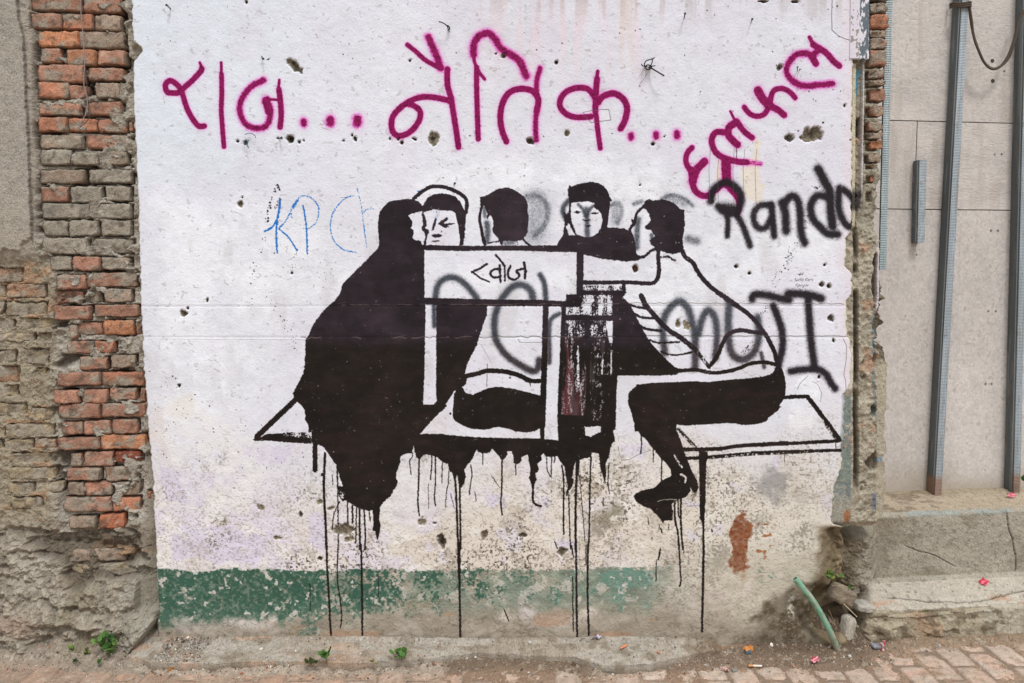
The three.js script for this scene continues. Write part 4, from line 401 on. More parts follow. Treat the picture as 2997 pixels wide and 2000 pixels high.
{
  const x0 = -2.35, x1 = atZ(475, 1700, 0).x, y0 = -0.06, y1 = 2.93, nu = 420, nv = 1120;
  const g = sheet(nu, nv, (u, v, p, c) => {
    // finer towards the part in view
    const X = u < 0.2 ? lerp(x0, atZ(0, 1000, 0).x - 0.08, u / 0.2) : lerp(atZ(0, 1000, 0).x - 0.08, x1, (u - 0.2) / 0.8), Y = lerp(y0, y1, v), [px, py] = back(X, Y, 0);
    const n1 = fbm(X * 4, Y * 4, 4), n2 = fbm(X * 17, Y * 17 + 4, 4), n3 = fbm(X * 60, Y * 60, 4), n4 = vn(X * 260, Y * 260);
    const wob = (n2 - 0.5) * 26, rubble = sst(1500, 1600, py + wob * 2 - (px < 200 ? 10 : 0)), rendered = sst(5, -3, px - renderEdge(py) - (n3 - 0.5) * 9) * sst(755, 735, py + (n2 - 0.5) * 110 + (n1 - 0.5) * 90 + (px - 40) * 0.3), worn = sst(740, 790, py + wob) * sst(165, 135, px + wob * 0.6) * (1 - rubble);
    let z = faceZ(px, py) - 0.017, inB = 0;
    for (const b of rowBins[Math.floor((py + 600) / 25)] ?? []) { const d = Math.min(px - b.x0, b.x1 - px, py - b.y0, b.y1 - py) + (n3 - 0.5) * (b.tone === 'y' || b.tone === 'R' ? 16 : 8) + (n2 - 0.5) * 8 - (b.tone === 'y' ? 3 : 0); if (d > -6) inB = Math.max(inB, sst(-3, 4, d)); }
    const joint = 0.014 * (n3 - 0.45) + 0.012 * (n2 - 0.5) + 0.004 * (n4 - 0.5);
    z += joint; z += worn * 0.012 + 0.02 * worn * (n2 - 0.5);
    const gap = sst(0.56, 0.64, fbm(X * 9 + 50, Y * 15, 3)) * (1 - worn) * (1 - rubble) * sst(88, 104, px); z -= gap * 0.022;
    const side = sst(346, 366, px + (n2 - 0.5) * 22) * (1 - rubble); z += side * (0.016 + 0.012 * (n2 - 0.5));      // mortar smeared against the plaster
    const strip = sst(104, 92, px - (py > 400 ? 10 : 0)) * (1 - worn); z = lerp(z, faceZ(px, py) + 0.002 + joint * 0.5, strip * (1 - rendered) * sst(790, 760, py));
    z = lerp(z, 0.016 + 0.004 * (n1 - 0.5) + 0.0025 * (n3 - 0.5) + 0.0012 * (n4 - 0.5), rendered);
    const lump = sst(0.36, 0.62, fbm(X * 5 + 11, Y * 11, 4)), terr = (fbm(X * 3, 1, 2) + py / 95) % 1; z = lerp(z, -0.022 + 0.04 * (lump - 0.3) + 0.036 * (n2 - 0.5) + 0.026 * (n3 - 0.5) + 0.005 * (n4 - 0.5) + 0.008 * sst(0.1, 0.4, terr) * sst(1, 0.75, terr) - 0.045 * sst(0.57, 0.68, fbm(X * 4 + 80, Y * 9, 4)) * sst(1800, 1700, py) + 0.085 * sst(1620, 1925, py), rubble);
    const toe = lerp(470, 408, sst(1787, 1911, py)); z = lerp(z, -0.04, sst(toe - 10, toe + 4, px + (n3 - 0.5) * 8) * rubble);
    const smear = sst(0.6, 0.67, fbm(X * 15 + 70, Y * 19, 4) + 0.06 * sst(250, 340, px) - 0.03) * (1 - rubble) * (1 - worn) * sst(102, 116, px) * (1 - rendered); z -= inB * (1 - rubble) * (worn > 0.5 ? 0.026 : 0.03) * (1 - smear); z += smear * 0.016;
    if (px > 405 && py < 1780) z = Math.min(z, -0.012 - (px - 405) * 0.0008); if (u > 0.998) z -= 0.05;
    p[0] = X; p[1] = Y; p[2] = z; p[3] = X; p[4] = Y;
    // colour
    c[0] = 171; c[1] = 164; c[2] = 153; const q = 0.84 + 0.3 * n3; c[0] *= q; c[1] *= q; c[2] *= q; mix3(c, [120, 108, 96], 0.55 * sst(0.55, 0.7, n2)); mix3(c, [70, 60, 52], 0.6 * gap);
    mix3(c, [182, 174, 162], side * 0.5); mix3(c, [168, 158, 146], strip * (1 - rendered) * 0.6);
    mix3(c, [160, 147, 124], worn * 0.7); mix3(c, [182, 132, 98], worn * 0.5 * sst(0.6, 0.72, fbm(X * 11 + 4, Y * 20, 3)));
    if (rendered > 0) { const t = 0.93 + 0.16 * (n1 - 0.5) + 0.12 * (n3 - 0.5) + 0.08 * (n4 - 0.5), k = [189 * t, 181 * t, 170 * t]; mix3(k, [186 * t, 190 * t, 186 * t], 0.8 * sst(260, 30, py) * sst(0.35, 0.6, n1)); mix3(k, [150, 142, 132], 0.5 * sst(0.66, 0.74, n3)); mix3(k, [166, 156, 144], sst(480, 720, py) * 0.6); mix3(c, k, rendered); mix3(c, [104, 96, 88], 0.75 * sst(5, 0, Math.abs(px - renderEdge(py) - (n3 - 0.5) * 9)) * sst(760, 700, py)); }
    if (rubble > 0) { const t = 0.78 + 0.46 * n3, k = [154 * t, 144 * t, 130 * t]; mix3(k, [120, 110, 84], 0.5 * sst(0.5, 0.65, n1) * sst(1650, 1800, py)); mix3(k, [176, 130, 92], 0.55 * sst(0.58, 0.68, fbm(X * 6 + 31, Y * 17, 3)) * sst(1740, 1640, py) * sst(170, 220, px)); mix3(k, [186, 178, 166], 0.55 * sst(0.55, 0.68, fbm(X * 9 + 60, Y * 9, 4))); mix3(k, [78, 68, 56], 0.6 * sst(0.56, 0.68, fbm(X * 4 + 80, Y * 9, 4)) * sst(1800, 1700, py)); mix3(k, [172, 138, 122], 0.35 * sst(1780, 1800, py) * sst(1850, 1825, py) * sst(160, 90, px)); mix3(k, [152, 148, 136], 0.6 * sst(350, 400, px) * sst(1600, 1660, py)); mix3(c, k, rubble); }
  });
  mesh('mortar', g, M.stone, leftWall);
}
// ---------- the torn masonry edge on the right of the painted wall ----------
const QR = 2.613, tornEdge = thing('torn_masonry_edge', 'torn brick and mortar edge with peeling paint strips between mural and boards', 'wall');
const RB = []; for (const [x0, x1, y0, y1, t] of [[380, 528, -60, -5, 'g'], [380, 520, 20, 95, 'g'], [380, 526, 108, 215, 'o'], [376, 520, 232, 282, 'g'], [380, 514, 292, 375, 'r'], [375, 510, 382, 505, 'r'], [372, 502, 528, 600, 'r'], [374, 498, 612, 655, 'g'], [392, 500, 668, 770, 'r'], [380, 490, 808, 884, 'o'], [370, 482, 925, 1000, 'r'], [372, 478, 1010, 1060, 'g'], [385, 476, 1072, 1142, 'O'], [374, 470, 1175, 1240, 'g'], [386, 442, 1254, 1284, 'r'], [388, 440, 1338, 1394, 'o'], [386, 424, 1460, 1535, 'o']]) RB.push([2400 + x0 / QR, 2400 + x1 / QR, y0 / QR, y1 / QR, t]);
for (const [x0, x1, y0, y1, t] of [[345, 408, 440, 488, 'o'], [318, 388, 520, 560, 'r'], [380, 425, 750, 790, 'r'], [355, 402, 980, 1022, 'r']]) RB.push([2397 + x0 / QR, 2397 + x1 / QR, 600 + y0 / QR, 600 + y1 / QR, t]);
RB.push([2530, 2552, 1218, 1232, 'r'], [2540, 2600, -75, -35, 'r'], [2540, 2600, -130, -85, 'g']);
RB.forEach((b, k) => {
  const z = -0.04 + (LAT[k * 41 + 7] - 0.5) * 0.008, A = atZ(b[0], b[2], z), B = atZ(b[1], b[3], z), w = B.x - A.x, h = A.y - B.y;
  const m = mesh('brick', block(w, h, 0.08, k + 301, brickColour(b[4], k + 500), { r: 0.0035, amp: 0.005, seg: [10, 8, 2] }), M.brick, tornEdge); m.position.set((A.x + B.x) / 2, (A.y + B.y) / 2, z - 0.04); m.rotation.set(0, (LAT[k * 3] - 0.5) * 0.1, (LAT[k * 5] - 0.5) * 0.06);
});
const stripR = edgeOf(-320, 2604, 0, 2601, 100, 2600, 200, 2593, 300, 2590, 400, 2586, 500, 2582, 560, 2576, 690, 2576, 780, 2584, 800, 2590, 880, 2593, 960, 2592, 1000, 2580, 1020, 2598, 1050, 2603, 1068, 2609, 1250, 2607, 1400, 2602, 1495, 2598, 1530, 2596);
{
  const nu = 100, nv = 860, y0 = atZ(2500, 1543, -0.03).y, y1 = 2.93;
  const g = sheet(nu, nv, (u, v, p, c) => {
    const Y = lerp(y0, y1, v), k = u * nu, xl = edgeR(Y) - 0.03, xr = stripR(Y) + (fbm(Y * 40, 5, 4) - 0.5) * 0.03, X = lerp(xl, xr, clamp(k / (nu - 2), 0, 1)), [px, py] = back(X, Y, 0);
    const n1 = fbm(X * 6 + 3, Y * 6, 4), n2 = fbm(X * 22, Y * 22, 4), n3 = fbm(X * 70, Y * 70, 4), n4 = vn(X * 250, Y * 250), up = sst(720, 640, py + 40 * (n2 - 0.5));
    let z = -0.036 + 0.02 * (n2 - 0.5) + 0.014 * (n3 - 0.5), inB = 0;
    for (const b of RB) { const d = Math.min(px - b[0], b[1] - px, py - b[2], b[3] - py) + (n3 - 0.5) * 6; if (d > -4) inB = Math.max(inB, sst(-3, 3, d)); }
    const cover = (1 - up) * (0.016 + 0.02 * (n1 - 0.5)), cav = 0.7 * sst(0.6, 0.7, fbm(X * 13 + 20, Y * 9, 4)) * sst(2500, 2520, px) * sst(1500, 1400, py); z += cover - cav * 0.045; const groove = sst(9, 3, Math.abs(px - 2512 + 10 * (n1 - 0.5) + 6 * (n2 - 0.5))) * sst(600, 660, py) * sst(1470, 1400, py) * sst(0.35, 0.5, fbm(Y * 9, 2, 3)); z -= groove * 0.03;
    const slab = sst(2572, 2582, px + 8 * (n2 - 0.5)) * sst(1040, 1070, py); z = lerp(z, -0.042 + 0.004 * (n3 - 0.5), slab);
    const lip = sst(10, 5, Math.abs(px - (2508 - 4 * sst(0, 600, py)) + 4 * (n2 - 0.5))) * sst(176, 182, py) * sst(690, 660, py), lip2 = sst(5, 2, Math.abs(px - (2536 - 6 * sst(200, 600, py)))) * sst(180, 190, py) * sst(640, 560, py), lip3 = sst(6, 3, Math.abs(px - (2578 - 5 * sst(820, 960, py)) + 5 * (n2 - 0.5))) * sst(690, 720, py) * sst(960, 900, py);
    const cream = sst(2478, 2484, px) * sst(2504, 2498, px + 8 * (n2 - 0.5)) * sst(1000, 1030, py) * sst(1150, 1138, py), teal = sst(2500, 2492, px + 6 * (n2 - 0.5)) * sst(1135, 1150, py);
    z = Math.max(z, lerp(-0.1, -0.018, lip), lerp(-0.1, -0.022, lip2), lerp(-0.1, -0.02, lip3)); z = lerp(z, -0.008, cream); z = lerp(z, -0.01 + 0.003 * (n3 - 0.5), teal); z -= inB * up * 0.03;
    if (k < 1) z -= 0.03; if (k > nu - 1.5) z -= 0.05; if (k > nu - 0.5) z -= 0.3; z -= 0.03 * sst(0.03, 0, Y - y0);
    p[0] = X; p[1] = Y; p[2] = z; p[3] = X; p[4] = Y;
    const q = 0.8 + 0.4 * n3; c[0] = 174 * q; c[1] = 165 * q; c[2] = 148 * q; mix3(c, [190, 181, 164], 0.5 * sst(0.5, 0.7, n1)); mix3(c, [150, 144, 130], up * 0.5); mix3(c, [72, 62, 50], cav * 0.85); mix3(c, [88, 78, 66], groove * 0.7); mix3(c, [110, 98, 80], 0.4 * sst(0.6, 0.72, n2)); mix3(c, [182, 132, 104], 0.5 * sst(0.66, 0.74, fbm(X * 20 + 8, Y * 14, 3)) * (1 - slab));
    mix3(c, [188, 178, 158], slab * 0.7); mix3(c, [214, 205, 180], lip * 0.9); mix3(c, [226, 216, 222], Math.max(lip2, lip3) * 0.9); mix3(c, [222, 212, 200], cream * 0.95);
    mix3(c, [112, 128, 134], teal * (0.65 - 0.4 * sst(0.5, 0.7, n3))); mix3(c, [112, 134, 122], teal * 0.35 * sst(0.5, 0.62, fbm(X * 10, Y * 8, 3)) * sst(1420, 1400, py)); mix3(c, [168, 160, 146], teal * sst(1440, 1480, py) * 0.7); mix3(c, [158, 96, 56], sst(14, 6, Math.hypot((px - 2482) * 1.2, (py - 1514) * 0.6) + 14 * (n2 - 0.5)) * 0.8);
    const b1 = sst(8, 4, Math.abs(px - 2566 + 10 * (n2 - 0.5))) * sst(910, 940, py) * sst(1070, 1040, py) * sst(0.4, 0.55, n3), b2 = sst(7, 3, Math.abs(px - 2562 - 12 * sst(1100, 1250, py) + 8 * (n2 - 0.5))) * sst(1060, 1100, py) * sst(1420, 1300, py) * sst(0.42, 0.58, n3 * 0.5 + n1 * 0.5); mix3(c, [84, 124, 148], b1 * 0.7); mix3(c, [100, 118, 126], b2 * 0.6); mix3(c, [110, 150, 190], 0.6 * sst(14, 8, Math.hypot(px - 2588, (py - 1352) * 1.4) + 10 * (n3 - 0.5)));
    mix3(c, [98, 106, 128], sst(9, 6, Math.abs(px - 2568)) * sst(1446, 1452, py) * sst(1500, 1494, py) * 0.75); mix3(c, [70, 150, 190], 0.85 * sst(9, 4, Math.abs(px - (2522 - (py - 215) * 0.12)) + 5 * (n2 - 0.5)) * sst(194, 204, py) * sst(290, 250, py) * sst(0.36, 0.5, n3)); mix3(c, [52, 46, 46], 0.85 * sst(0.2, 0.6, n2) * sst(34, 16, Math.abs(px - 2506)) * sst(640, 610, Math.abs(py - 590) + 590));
  });
  mesh('mortar', g, M.stone, tornEdge);
}
{ // the remains of a trim at the top: pale board and grey steel strip
  const t = thing('door_trim_remnant', 'door trim remnant of white board and grey steel strip beside the last magenta letter', 'trim');
  const bar = (name, xa, xb, xc, xd, yb, z, dep, col, seed) => { const A = atZ(xa, -150, z), B = atZ(xb, -150, z), C = atZ(xc, yb, z), D = atZ(xd, yb, z), s = new THREE.Shape([A, B, D, C].map((q) => new THREE.Vector2(q.x, q.y))); let g = new THREE.ExtrudeGeometry(s, { depth: dep, bevelEnabled: true, bevelSize: 0.0015, bevelThickness: 0.0015, bevelSegments: 1 }); g.translate(0, 0, z - dep);
    mesh(name, g, new THREE.MeshStandardMaterial({ ...col, roughness: 0.75 }), t); };
  const peel = bytes(256, 1024, (u, v, c) => { const n = fbm(u * 7 + 3, v * 26, 5), e = sst(0.49, 0.53, n + 0.2 * (Math.abs(u - 0.4) - 0.3)); c[0] = lerp(96, 222, e); c[1] = lerp(108, 217, e); c[2] = lerp(116, 224, e); const k = 0.88 + 0.24 * fbm(u * 60, v * 60, 3); c[0] *= k; c[1] *= k; c[2] *= k; }, true, true); peel.repeat.set(18, 2.2);
  const pale = bytes(128, 512, (u, v, c) => { const n = fbm(u * 9 + 30, v * 40, 4), k = 0.93 + 0.12 * n; c[0] = 224 * k; c[1] = 218 * k; c[2] = 228 * k; if (n > 0.62) { c[0] = 150; c[1] = 142; c[2] = 138; } }, true, true); pale.repeat.set(12, 2);
  bar('trim_board', 2494, 2517, 2489, 2514, 170, 0.006, 0.016, { map: pale }); bar('steel_strip', 2517.5, 2543, 2514.5, 2543, 172, 0.003, 0.014, { map: peel });
}
// ---------- boards, plinth and ledge, set back and turned a little ----------
const TURN = THREE.MathUtils.degToRad(6.7), RV = V(Math.cos(TURN), 0, -Math.sin(TURN)), NV = V(Math.sin(TURN), 0, Math.cos(TURN)), PO = V(1.75, 0, -0.31), BO = PO.clone().addScaledVector(NV, -0.24);
const onR = (a, y, n) => PO.clone().addScaledVector(RV, a).addScaledVector(NV, n).setY(y);
const aOf = (p) => p.clone().sub(PO).dot(RV);
const boardAt = (px, py) => { const p = atPlane(px, py, BO, NV); return [aOf(p), p.y]; };
const boardWall = thing('board_wall', 'wall of plain beige cement boards right of the torn masonry edge', 'wall');
{
  const seam1 = boardAt(2800, 357)[1], seam2 = boardAt(2800, 614)[1], ax = boardAt(2683, 420)[0], low = 0.44, top = 2.95, g = 0.0022, a0 = boardAt(2520, 700)[0] - 0.12;
  const tex = (s) => { const t = bytes(512, 512, (u, v, c) => { const n = fbm(u * 5 + s, v * 5, 4), f = fbm(u * 60 + s, v * 60, 3), h = vn(u * 230 + s, v * 230), k = 0.955 + 0.13 * (n - 0.5) + 0.14 * (f - 0.5) + 0.1 * (h - 0.5); c[0] = 211 * k; c[1] = 204 * k; c[2] = 198 * k; mix3(c, [176, 164, 152], 0.35 * sst(0.52, 0.72, fbm(u * 26 + s, v * 1.6 + s, 4))); mix3(c, [160, 150, 140], 0.5 * sst(0.7, 0.78, f)); mix3(c, [214, 205, 200], 0.4 * sst(0.55, 0.7, fbm(u * 8 + 50 + s, v * 3, 3))); }, true, true); return t; };
  const mats = [11, 37, 63].map((s) => new THREE.MeshStandardMaterial({ map: tex(s), bumpMap: gritBump, bumpScale: 0.002, roughness: 0.92 })), dirty = (() => { const m = mats[1].clone(); m.map = bytes(512, 512, (u, v, c) => { const n = fbm(u * 5 + 5, v * 5, 4), f = fbm(u * 60, v * 60, 3), k = 0.955 + 0.13 * (n - 0.5) + 0.14 * (f - 0.5) + 0.1 * (vn(u * 230, v * 230) - 0.5); c[0] = 210 * k; c[1] = 203 * k; c[2] = 197 * k; mix3(c, [168, 156, 138], 0.75 * sst(0.17, 0.03, v + 0.1 * (n - 0.5))); mix3(c, [184, 160, 138], 0.3 * sst(0.62, 0.72, fbm(u * 9 + 8, v * 2, 3)) * sst(0.9, 0.3, v)); mix3(c, [160, 150, 140], 0.5 * sst(0.7, 0.78, f)); }, true); return m; })();
  const panel = (aL, aR, yB, yT, m) => { const w = aR - aL - 2 * g, h = yT - yB - 2 * g, geo = new THREE.BoxGeometry(w, h, 0.014); const p = mesh('board', geo, m, boardWall); p.position.copy(onR((aL + aR) / 2, (yB + yT) / 2, -0.24 - 0.007)); p.rotation.y = TURN; return p; };
  panel(a0, a0 + 1.22, seam1, top, mats[0]); panel(a0 + 1.22, a0 + 2.4, seam1, top, mats[1]); panel(a0, ax, seam2, seam1, mats[1]); panel(ax, ax + 1.2, seam2, seam1, mats[2]); panel(ax + 1.2, a0 + 2.4, seam2, seam1, mats[0]); panel(a0, a0 + 1.22, low, seam2, dirty); panel(a0 + 1.22, a0 + 2.4, low, seam2, dirty);
  const backing = mesh('backing', new THREE.BoxGeometry(2.7, 2.7, 0.1), new THREE.MeshStandardMaterial({ color: lin(70, 64, 58), roughness: 1 }), boardWall); backing.position.copy(onR(a0 + 1.2, 1.6, -0.24 - 0.067)); backing.rotation.y = TURN;
  const holeM = new THREE.MeshStandardMaterial({ color: lin(70, 64, 60), roughness: 0.9 }), headM = new THREE.MeshStandardMaterial({ color: lin(128, 124, 118), roughness: 0.6, metalness: 0.4 });
  const disc = new THREE.LatheGeometry([[0, 0.001], [0.0045, 0.0012], [0.0058, 0.0004], [0.006, -0.001]].map((p) => new THREE.Vector2(...p)), 10); disc.rotateX(Math.PI / 2);
  for (const [x, y, s] of [[2905, 178, 1.6], [2906, 237, 1.6], [2940, 208, 0.9], [2912, 452, 0.8], [2932, 451, 0.9], [2901, 675, 1], [2921, 675, 1], [2893, 911, 0.9], [2915, 911, 0.9], [2885, 1124, 1], [2903, 1124, 0.9], [2650, 925, 0.5], [2683, 746, 0.7]]) { const [a, yy] = boardAt(x, y), m = mesh('screw_head', disc, s > 1.2 ? holeM : headM, boardWall); m.position.copy(onR(a, yy, -0.2395)); m.rotation.y = TURN; m.scale.set(s, s, 1); }
}
// plinth, sill and ledge: one profile swept along the wall
const plinth = thing('concrete_plinth', 'cracked grey concrete plinth with a sill and a broken ledge under the boards', 'plinth');
const LEDGE_N = (px, j) => 0.205 + j - 0.03 * sst(2860, 2900, px) - 0.02 * sst(2610, 2560, px);
{
  const prof = [[-0.26, 0.523], [-0.02, 0.488], [0, 0.478], [0.003, 0.44], [0.004, 0.2], [0.02, 0.183], [0.19, 0.135], [0.21, 0.122], [0.212, 0.1], [0.22, -0.06]], L = [0]; for (let i = 1; i < prof.length; i++) L.push(L[i - 1] + Math.hypot(prof[i][0] - prof[i - 1][0], prof[i][1] - prof[i - 1][1]));
  const nu = 420, nv = 260, aL = aOf(atPlane(2420, 1600, PO, NV)) - 0.1, aR = aL + 1.75;
  const g = sheet(nu, nv, (u, v, p, c) => {
    const a = lerp(aL, aR, u), s = v * L[L.length - 1]; let i = 1; while (i < L.length - 1 && s > L[i]) i++; const t = (s - L[i - 1]) / (L[i] - L[i - 1]); let n = lerp(prof[i - 1][0], prof[i][0], t), y = lerp(prof[i - 1][1], prof[i][1], t);
    const dx = prof[i][0] - prof[i - 1][0], dy = prof[i][1] - prof[i - 1][1], dl = Math.hypot(dx, dy), nn = -dy / dl, ny = dx / dl, w = onR(a, y, n), [px, py] = back(w.x, w.y, w.z);
    const n1 = fbm(a * 5, s * 5, 4), n2 = fbm(a * 18, s * 18, 4), n3 = fbm(a * 60, s * 60, 4), n4 = vn(a * 240, s * 240), sill = s < L[1], faceP = s > L[3] - 0.03 && s < L[4], top = s > L[5] && s < L[6], front = s >= L[6];
    let h = 0.008 * (n1 - 0.5) + 0.008 * (n2 - 0.5) + 0.005 * (n3 - 0.5) + 0.002 * (n4 - 0.5);
    if (front) { h += 0.03 * (n1 - 0.5) + 0.022 * (n2 - 0.5); h -= 0.02 * sst(0.5, 0.62, fbm(a * 8 + 4, s * 14, 4)); }
    // cracks along the ledge
    const ck = Math.abs(n - 0.135 - 0.05 * (fbm(a * 6, 2, 4) - 0.5) - 0.02 * Math.sin(a * 9)), crack = top ? sst(0.004, 0.0015, ck) * sst(2590, 2610, px) : 0; h -= crack * 0.012; const low = top ? sst(0.13, 0.15, n) * sst(2600, 2625, px) * 0.007 * (n2 > 0.4 ? 1 : 0.4) : 0; h -= low;
    const vck = Math.abs(px - (2950 + 22 * sst(1520, 1620, py) + 10 * (fbm(py * 0.03, 4, 3) - 0.5))), vc = faceP ? sst(2.6, 0.8, vck) : 0; h -= vc * 0.008; const hc = faceP ? sst(2.2, 0.6, Math.abs(py - (1600 + 0.35 * (px - 2640)) + 22 * (fbm(px * 0.02, 9, 3) - 0.5))) * sst(2640, 2660, px) * sst(2810, 2790, px) : 0; h -= hc * 0.005;
    const bite = sst(2545, 2500, px + 40 * (n2 - 0.5)) * (top || front || s > L[4] ? 1 : 0); if (n > 0.02) { n = lerp(n, 0.02, bite * 0.95); y = lerp(y, Math.min(y, 0.09), bite * 0.6); }
    if (y > 0.19 && n < 0.03) n += 0.17 * sst(2585, 2465, px + 24 * (n2 - 0.5)) * sst(0.495, 0.44, y) * sst(0.185, 0.25, y); h *= 1 + 3 * sst(2585, 2480, px) * (faceP ? 1 : 0); n += nn * h; y += ny * h; const q0 = onR(a, y, n); p[0] = q0.x; p[1] = q0.y; p[2] = q0.z; p[3] = a; p[4] = s;
    const k = 0.86 + 0.2 * n1 + 0.1 * (n3 - 0.5); c[0] = 176 * k; c[1] = 168 * k; c[2] = 154 * k;
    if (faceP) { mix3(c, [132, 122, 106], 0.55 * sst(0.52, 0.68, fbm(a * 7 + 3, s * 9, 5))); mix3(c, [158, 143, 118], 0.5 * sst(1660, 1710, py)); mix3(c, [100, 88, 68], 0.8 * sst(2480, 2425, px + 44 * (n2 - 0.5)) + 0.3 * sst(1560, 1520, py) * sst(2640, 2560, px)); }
    if (sill) { mix3(c, [186, 166, 142], 0.7); mix3(c, [128, 112, 94], 0.7 * sst(0.5, 0.64, fbm(a * 20, s * 34, 4)) * sst(2780, 2700, px)); mix3(c, [150, 136, 112], 0.5 * sst(L[1] * 0.45, 0, s)); }
    if (s > L[1] - 0.004 && s < L[2] + 0.006) { mix3(c, [156, 168, 168], 0.6 * sst(2640, 2665, px) * sst(2962, 2955, px) * sst(0.35, 0.5, n2 * 0.6 + n3 * 0.4)); }
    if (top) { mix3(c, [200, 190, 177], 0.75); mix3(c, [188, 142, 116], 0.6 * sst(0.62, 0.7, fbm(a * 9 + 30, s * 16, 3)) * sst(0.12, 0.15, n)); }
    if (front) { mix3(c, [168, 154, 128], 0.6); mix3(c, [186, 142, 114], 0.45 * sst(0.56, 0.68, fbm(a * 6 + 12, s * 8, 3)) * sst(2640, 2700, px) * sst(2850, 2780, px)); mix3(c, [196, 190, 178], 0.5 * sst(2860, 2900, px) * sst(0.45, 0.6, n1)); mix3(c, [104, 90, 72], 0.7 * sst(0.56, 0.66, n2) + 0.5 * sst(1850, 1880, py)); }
    mix3(c, [58, 50, 42], 0.75 * Math.max(crack, vc, hc * 0.7)); mix3(c, [112, 94, 72], 0.75 * bite); mix3(c, [118, 108, 96], 0.5 * sst(0.68, 0.75, n3));
  });
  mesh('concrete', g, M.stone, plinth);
}
// ---------- steel studs ----------
const ribTex = (() => { const t = bytes(64, 512, (u, v, c) => { const s = 0.5 + 0.5 * Math.sin(v * Math.PI * 2 * 16); c[0] = c[1] = c[2] = 255 * (0.3 + 0.7 * s); }, false, true); return t; })();
const steelMap = (b, s) => bytes(128, 1024, (u, v, c) => { const n = fbm(u * 4 + s, v * 14, 4), st = fbm(u * 22 + s, v * 3, 3), f = vn(u * 60, v * 400 + s), k = 0.9 + 0.18 * (n - 0.5) + 0.14 * (st - 0.5) + 0.05 * (f - 0.5); c[0] = b[0] * k; c[1] = b[1] * k; c[2] = b[2] * k; mix3(c, [196, 202, 206], 0.3 * sst(0.6, 0.72, fbm(u * 3 + s + 9, v * 9, 3))); mix3(c, [150, 112, 92], 0.75 * sst(0.045, 0.03, v) * (s < 8 ? 1 : 0)); mix3(c, [140, 118, 104], 0.4 * sst(0.62, 0.74, fbm(u * 5 + s * 3, v * 22, 4))); mix3(c, [110, 104, 96], 0.5 * sst(0.66, 0.74, fbm(u * 40 + s, v * 6, 3))); mix3(c, [60, 62, 62], 0.8 * sst(0.79, 0.84, fbm(u * 18 + s, v * 120, 2))); }, true);
function stud(label, pTop, pBot, width, dep, ledge, s, group) {
  const t = thing('steel_stud', label, 'steel stud', V(0, 0, 0), group); const n1 = -0.24 + 0.004, len = pTop.distanceTo(pBot), mid = pTop.clone().add(pBot).multiplyScalar(0.5); t.position.copy(pBot);
  const ax = pTop.clone().sub(pBot).normalize(), q = new THREE.Quaternion().setFromRotationMatrix(new THREE.Matrix4().makeBasis(ax.clone().cross(NV).normalize(), ax, NV)); t.quaternion.copy(q);
  const rib = ribTex.clone(); rib.needsUpdate = true; rib.repeat.set(1, len / 0.11); const mf = new THREE.MeshStandardMaterial({ map: steelMap([178, 190, 198], s), bumpMap: rib, bumpScale: 0.0016, metalness: 0.35, roughness: 0.5 }), mw = new THREE.MeshStandardMaterial({ map: steelMap([104, 111, 113], s + 3), metalness: 0.35, roughness: 0.55 });
  const box = (name, w, h, d, x, y, z, m) => { const o = mesh(name, new THREE.BoxGeometry(w, h, d), m, t); o.position.set(x, y, z); return o; };
  box('front_flange', width, len, 0.003, 0, len / 2, dep, mf); box('web', 0.003, len, dep - 0.003, -width / 2 + 0.0015, len / 2, dep / 2 - 0.0015, mw); box('back_flange', width - 0.004, len, 0.003, 0.001, len / 2, 0.003, mw); box('lip', 0.003, len, 0.013, width / 2 - 0.0015, len / 2, dep - 0.009, mf);
  box('web_groove', 0.004, len - 0.01, 0.006, -width / 2 + 0.0008, len / 2, dep - 0.012, mf);
  return t;
}
const NS = V(NV.x, 0, NV.z), pl = (n) => PO.clone().addScaledVector(NV, n);
const onStud = (px, py, n) => atPlane(px, py, pl(n), NV);
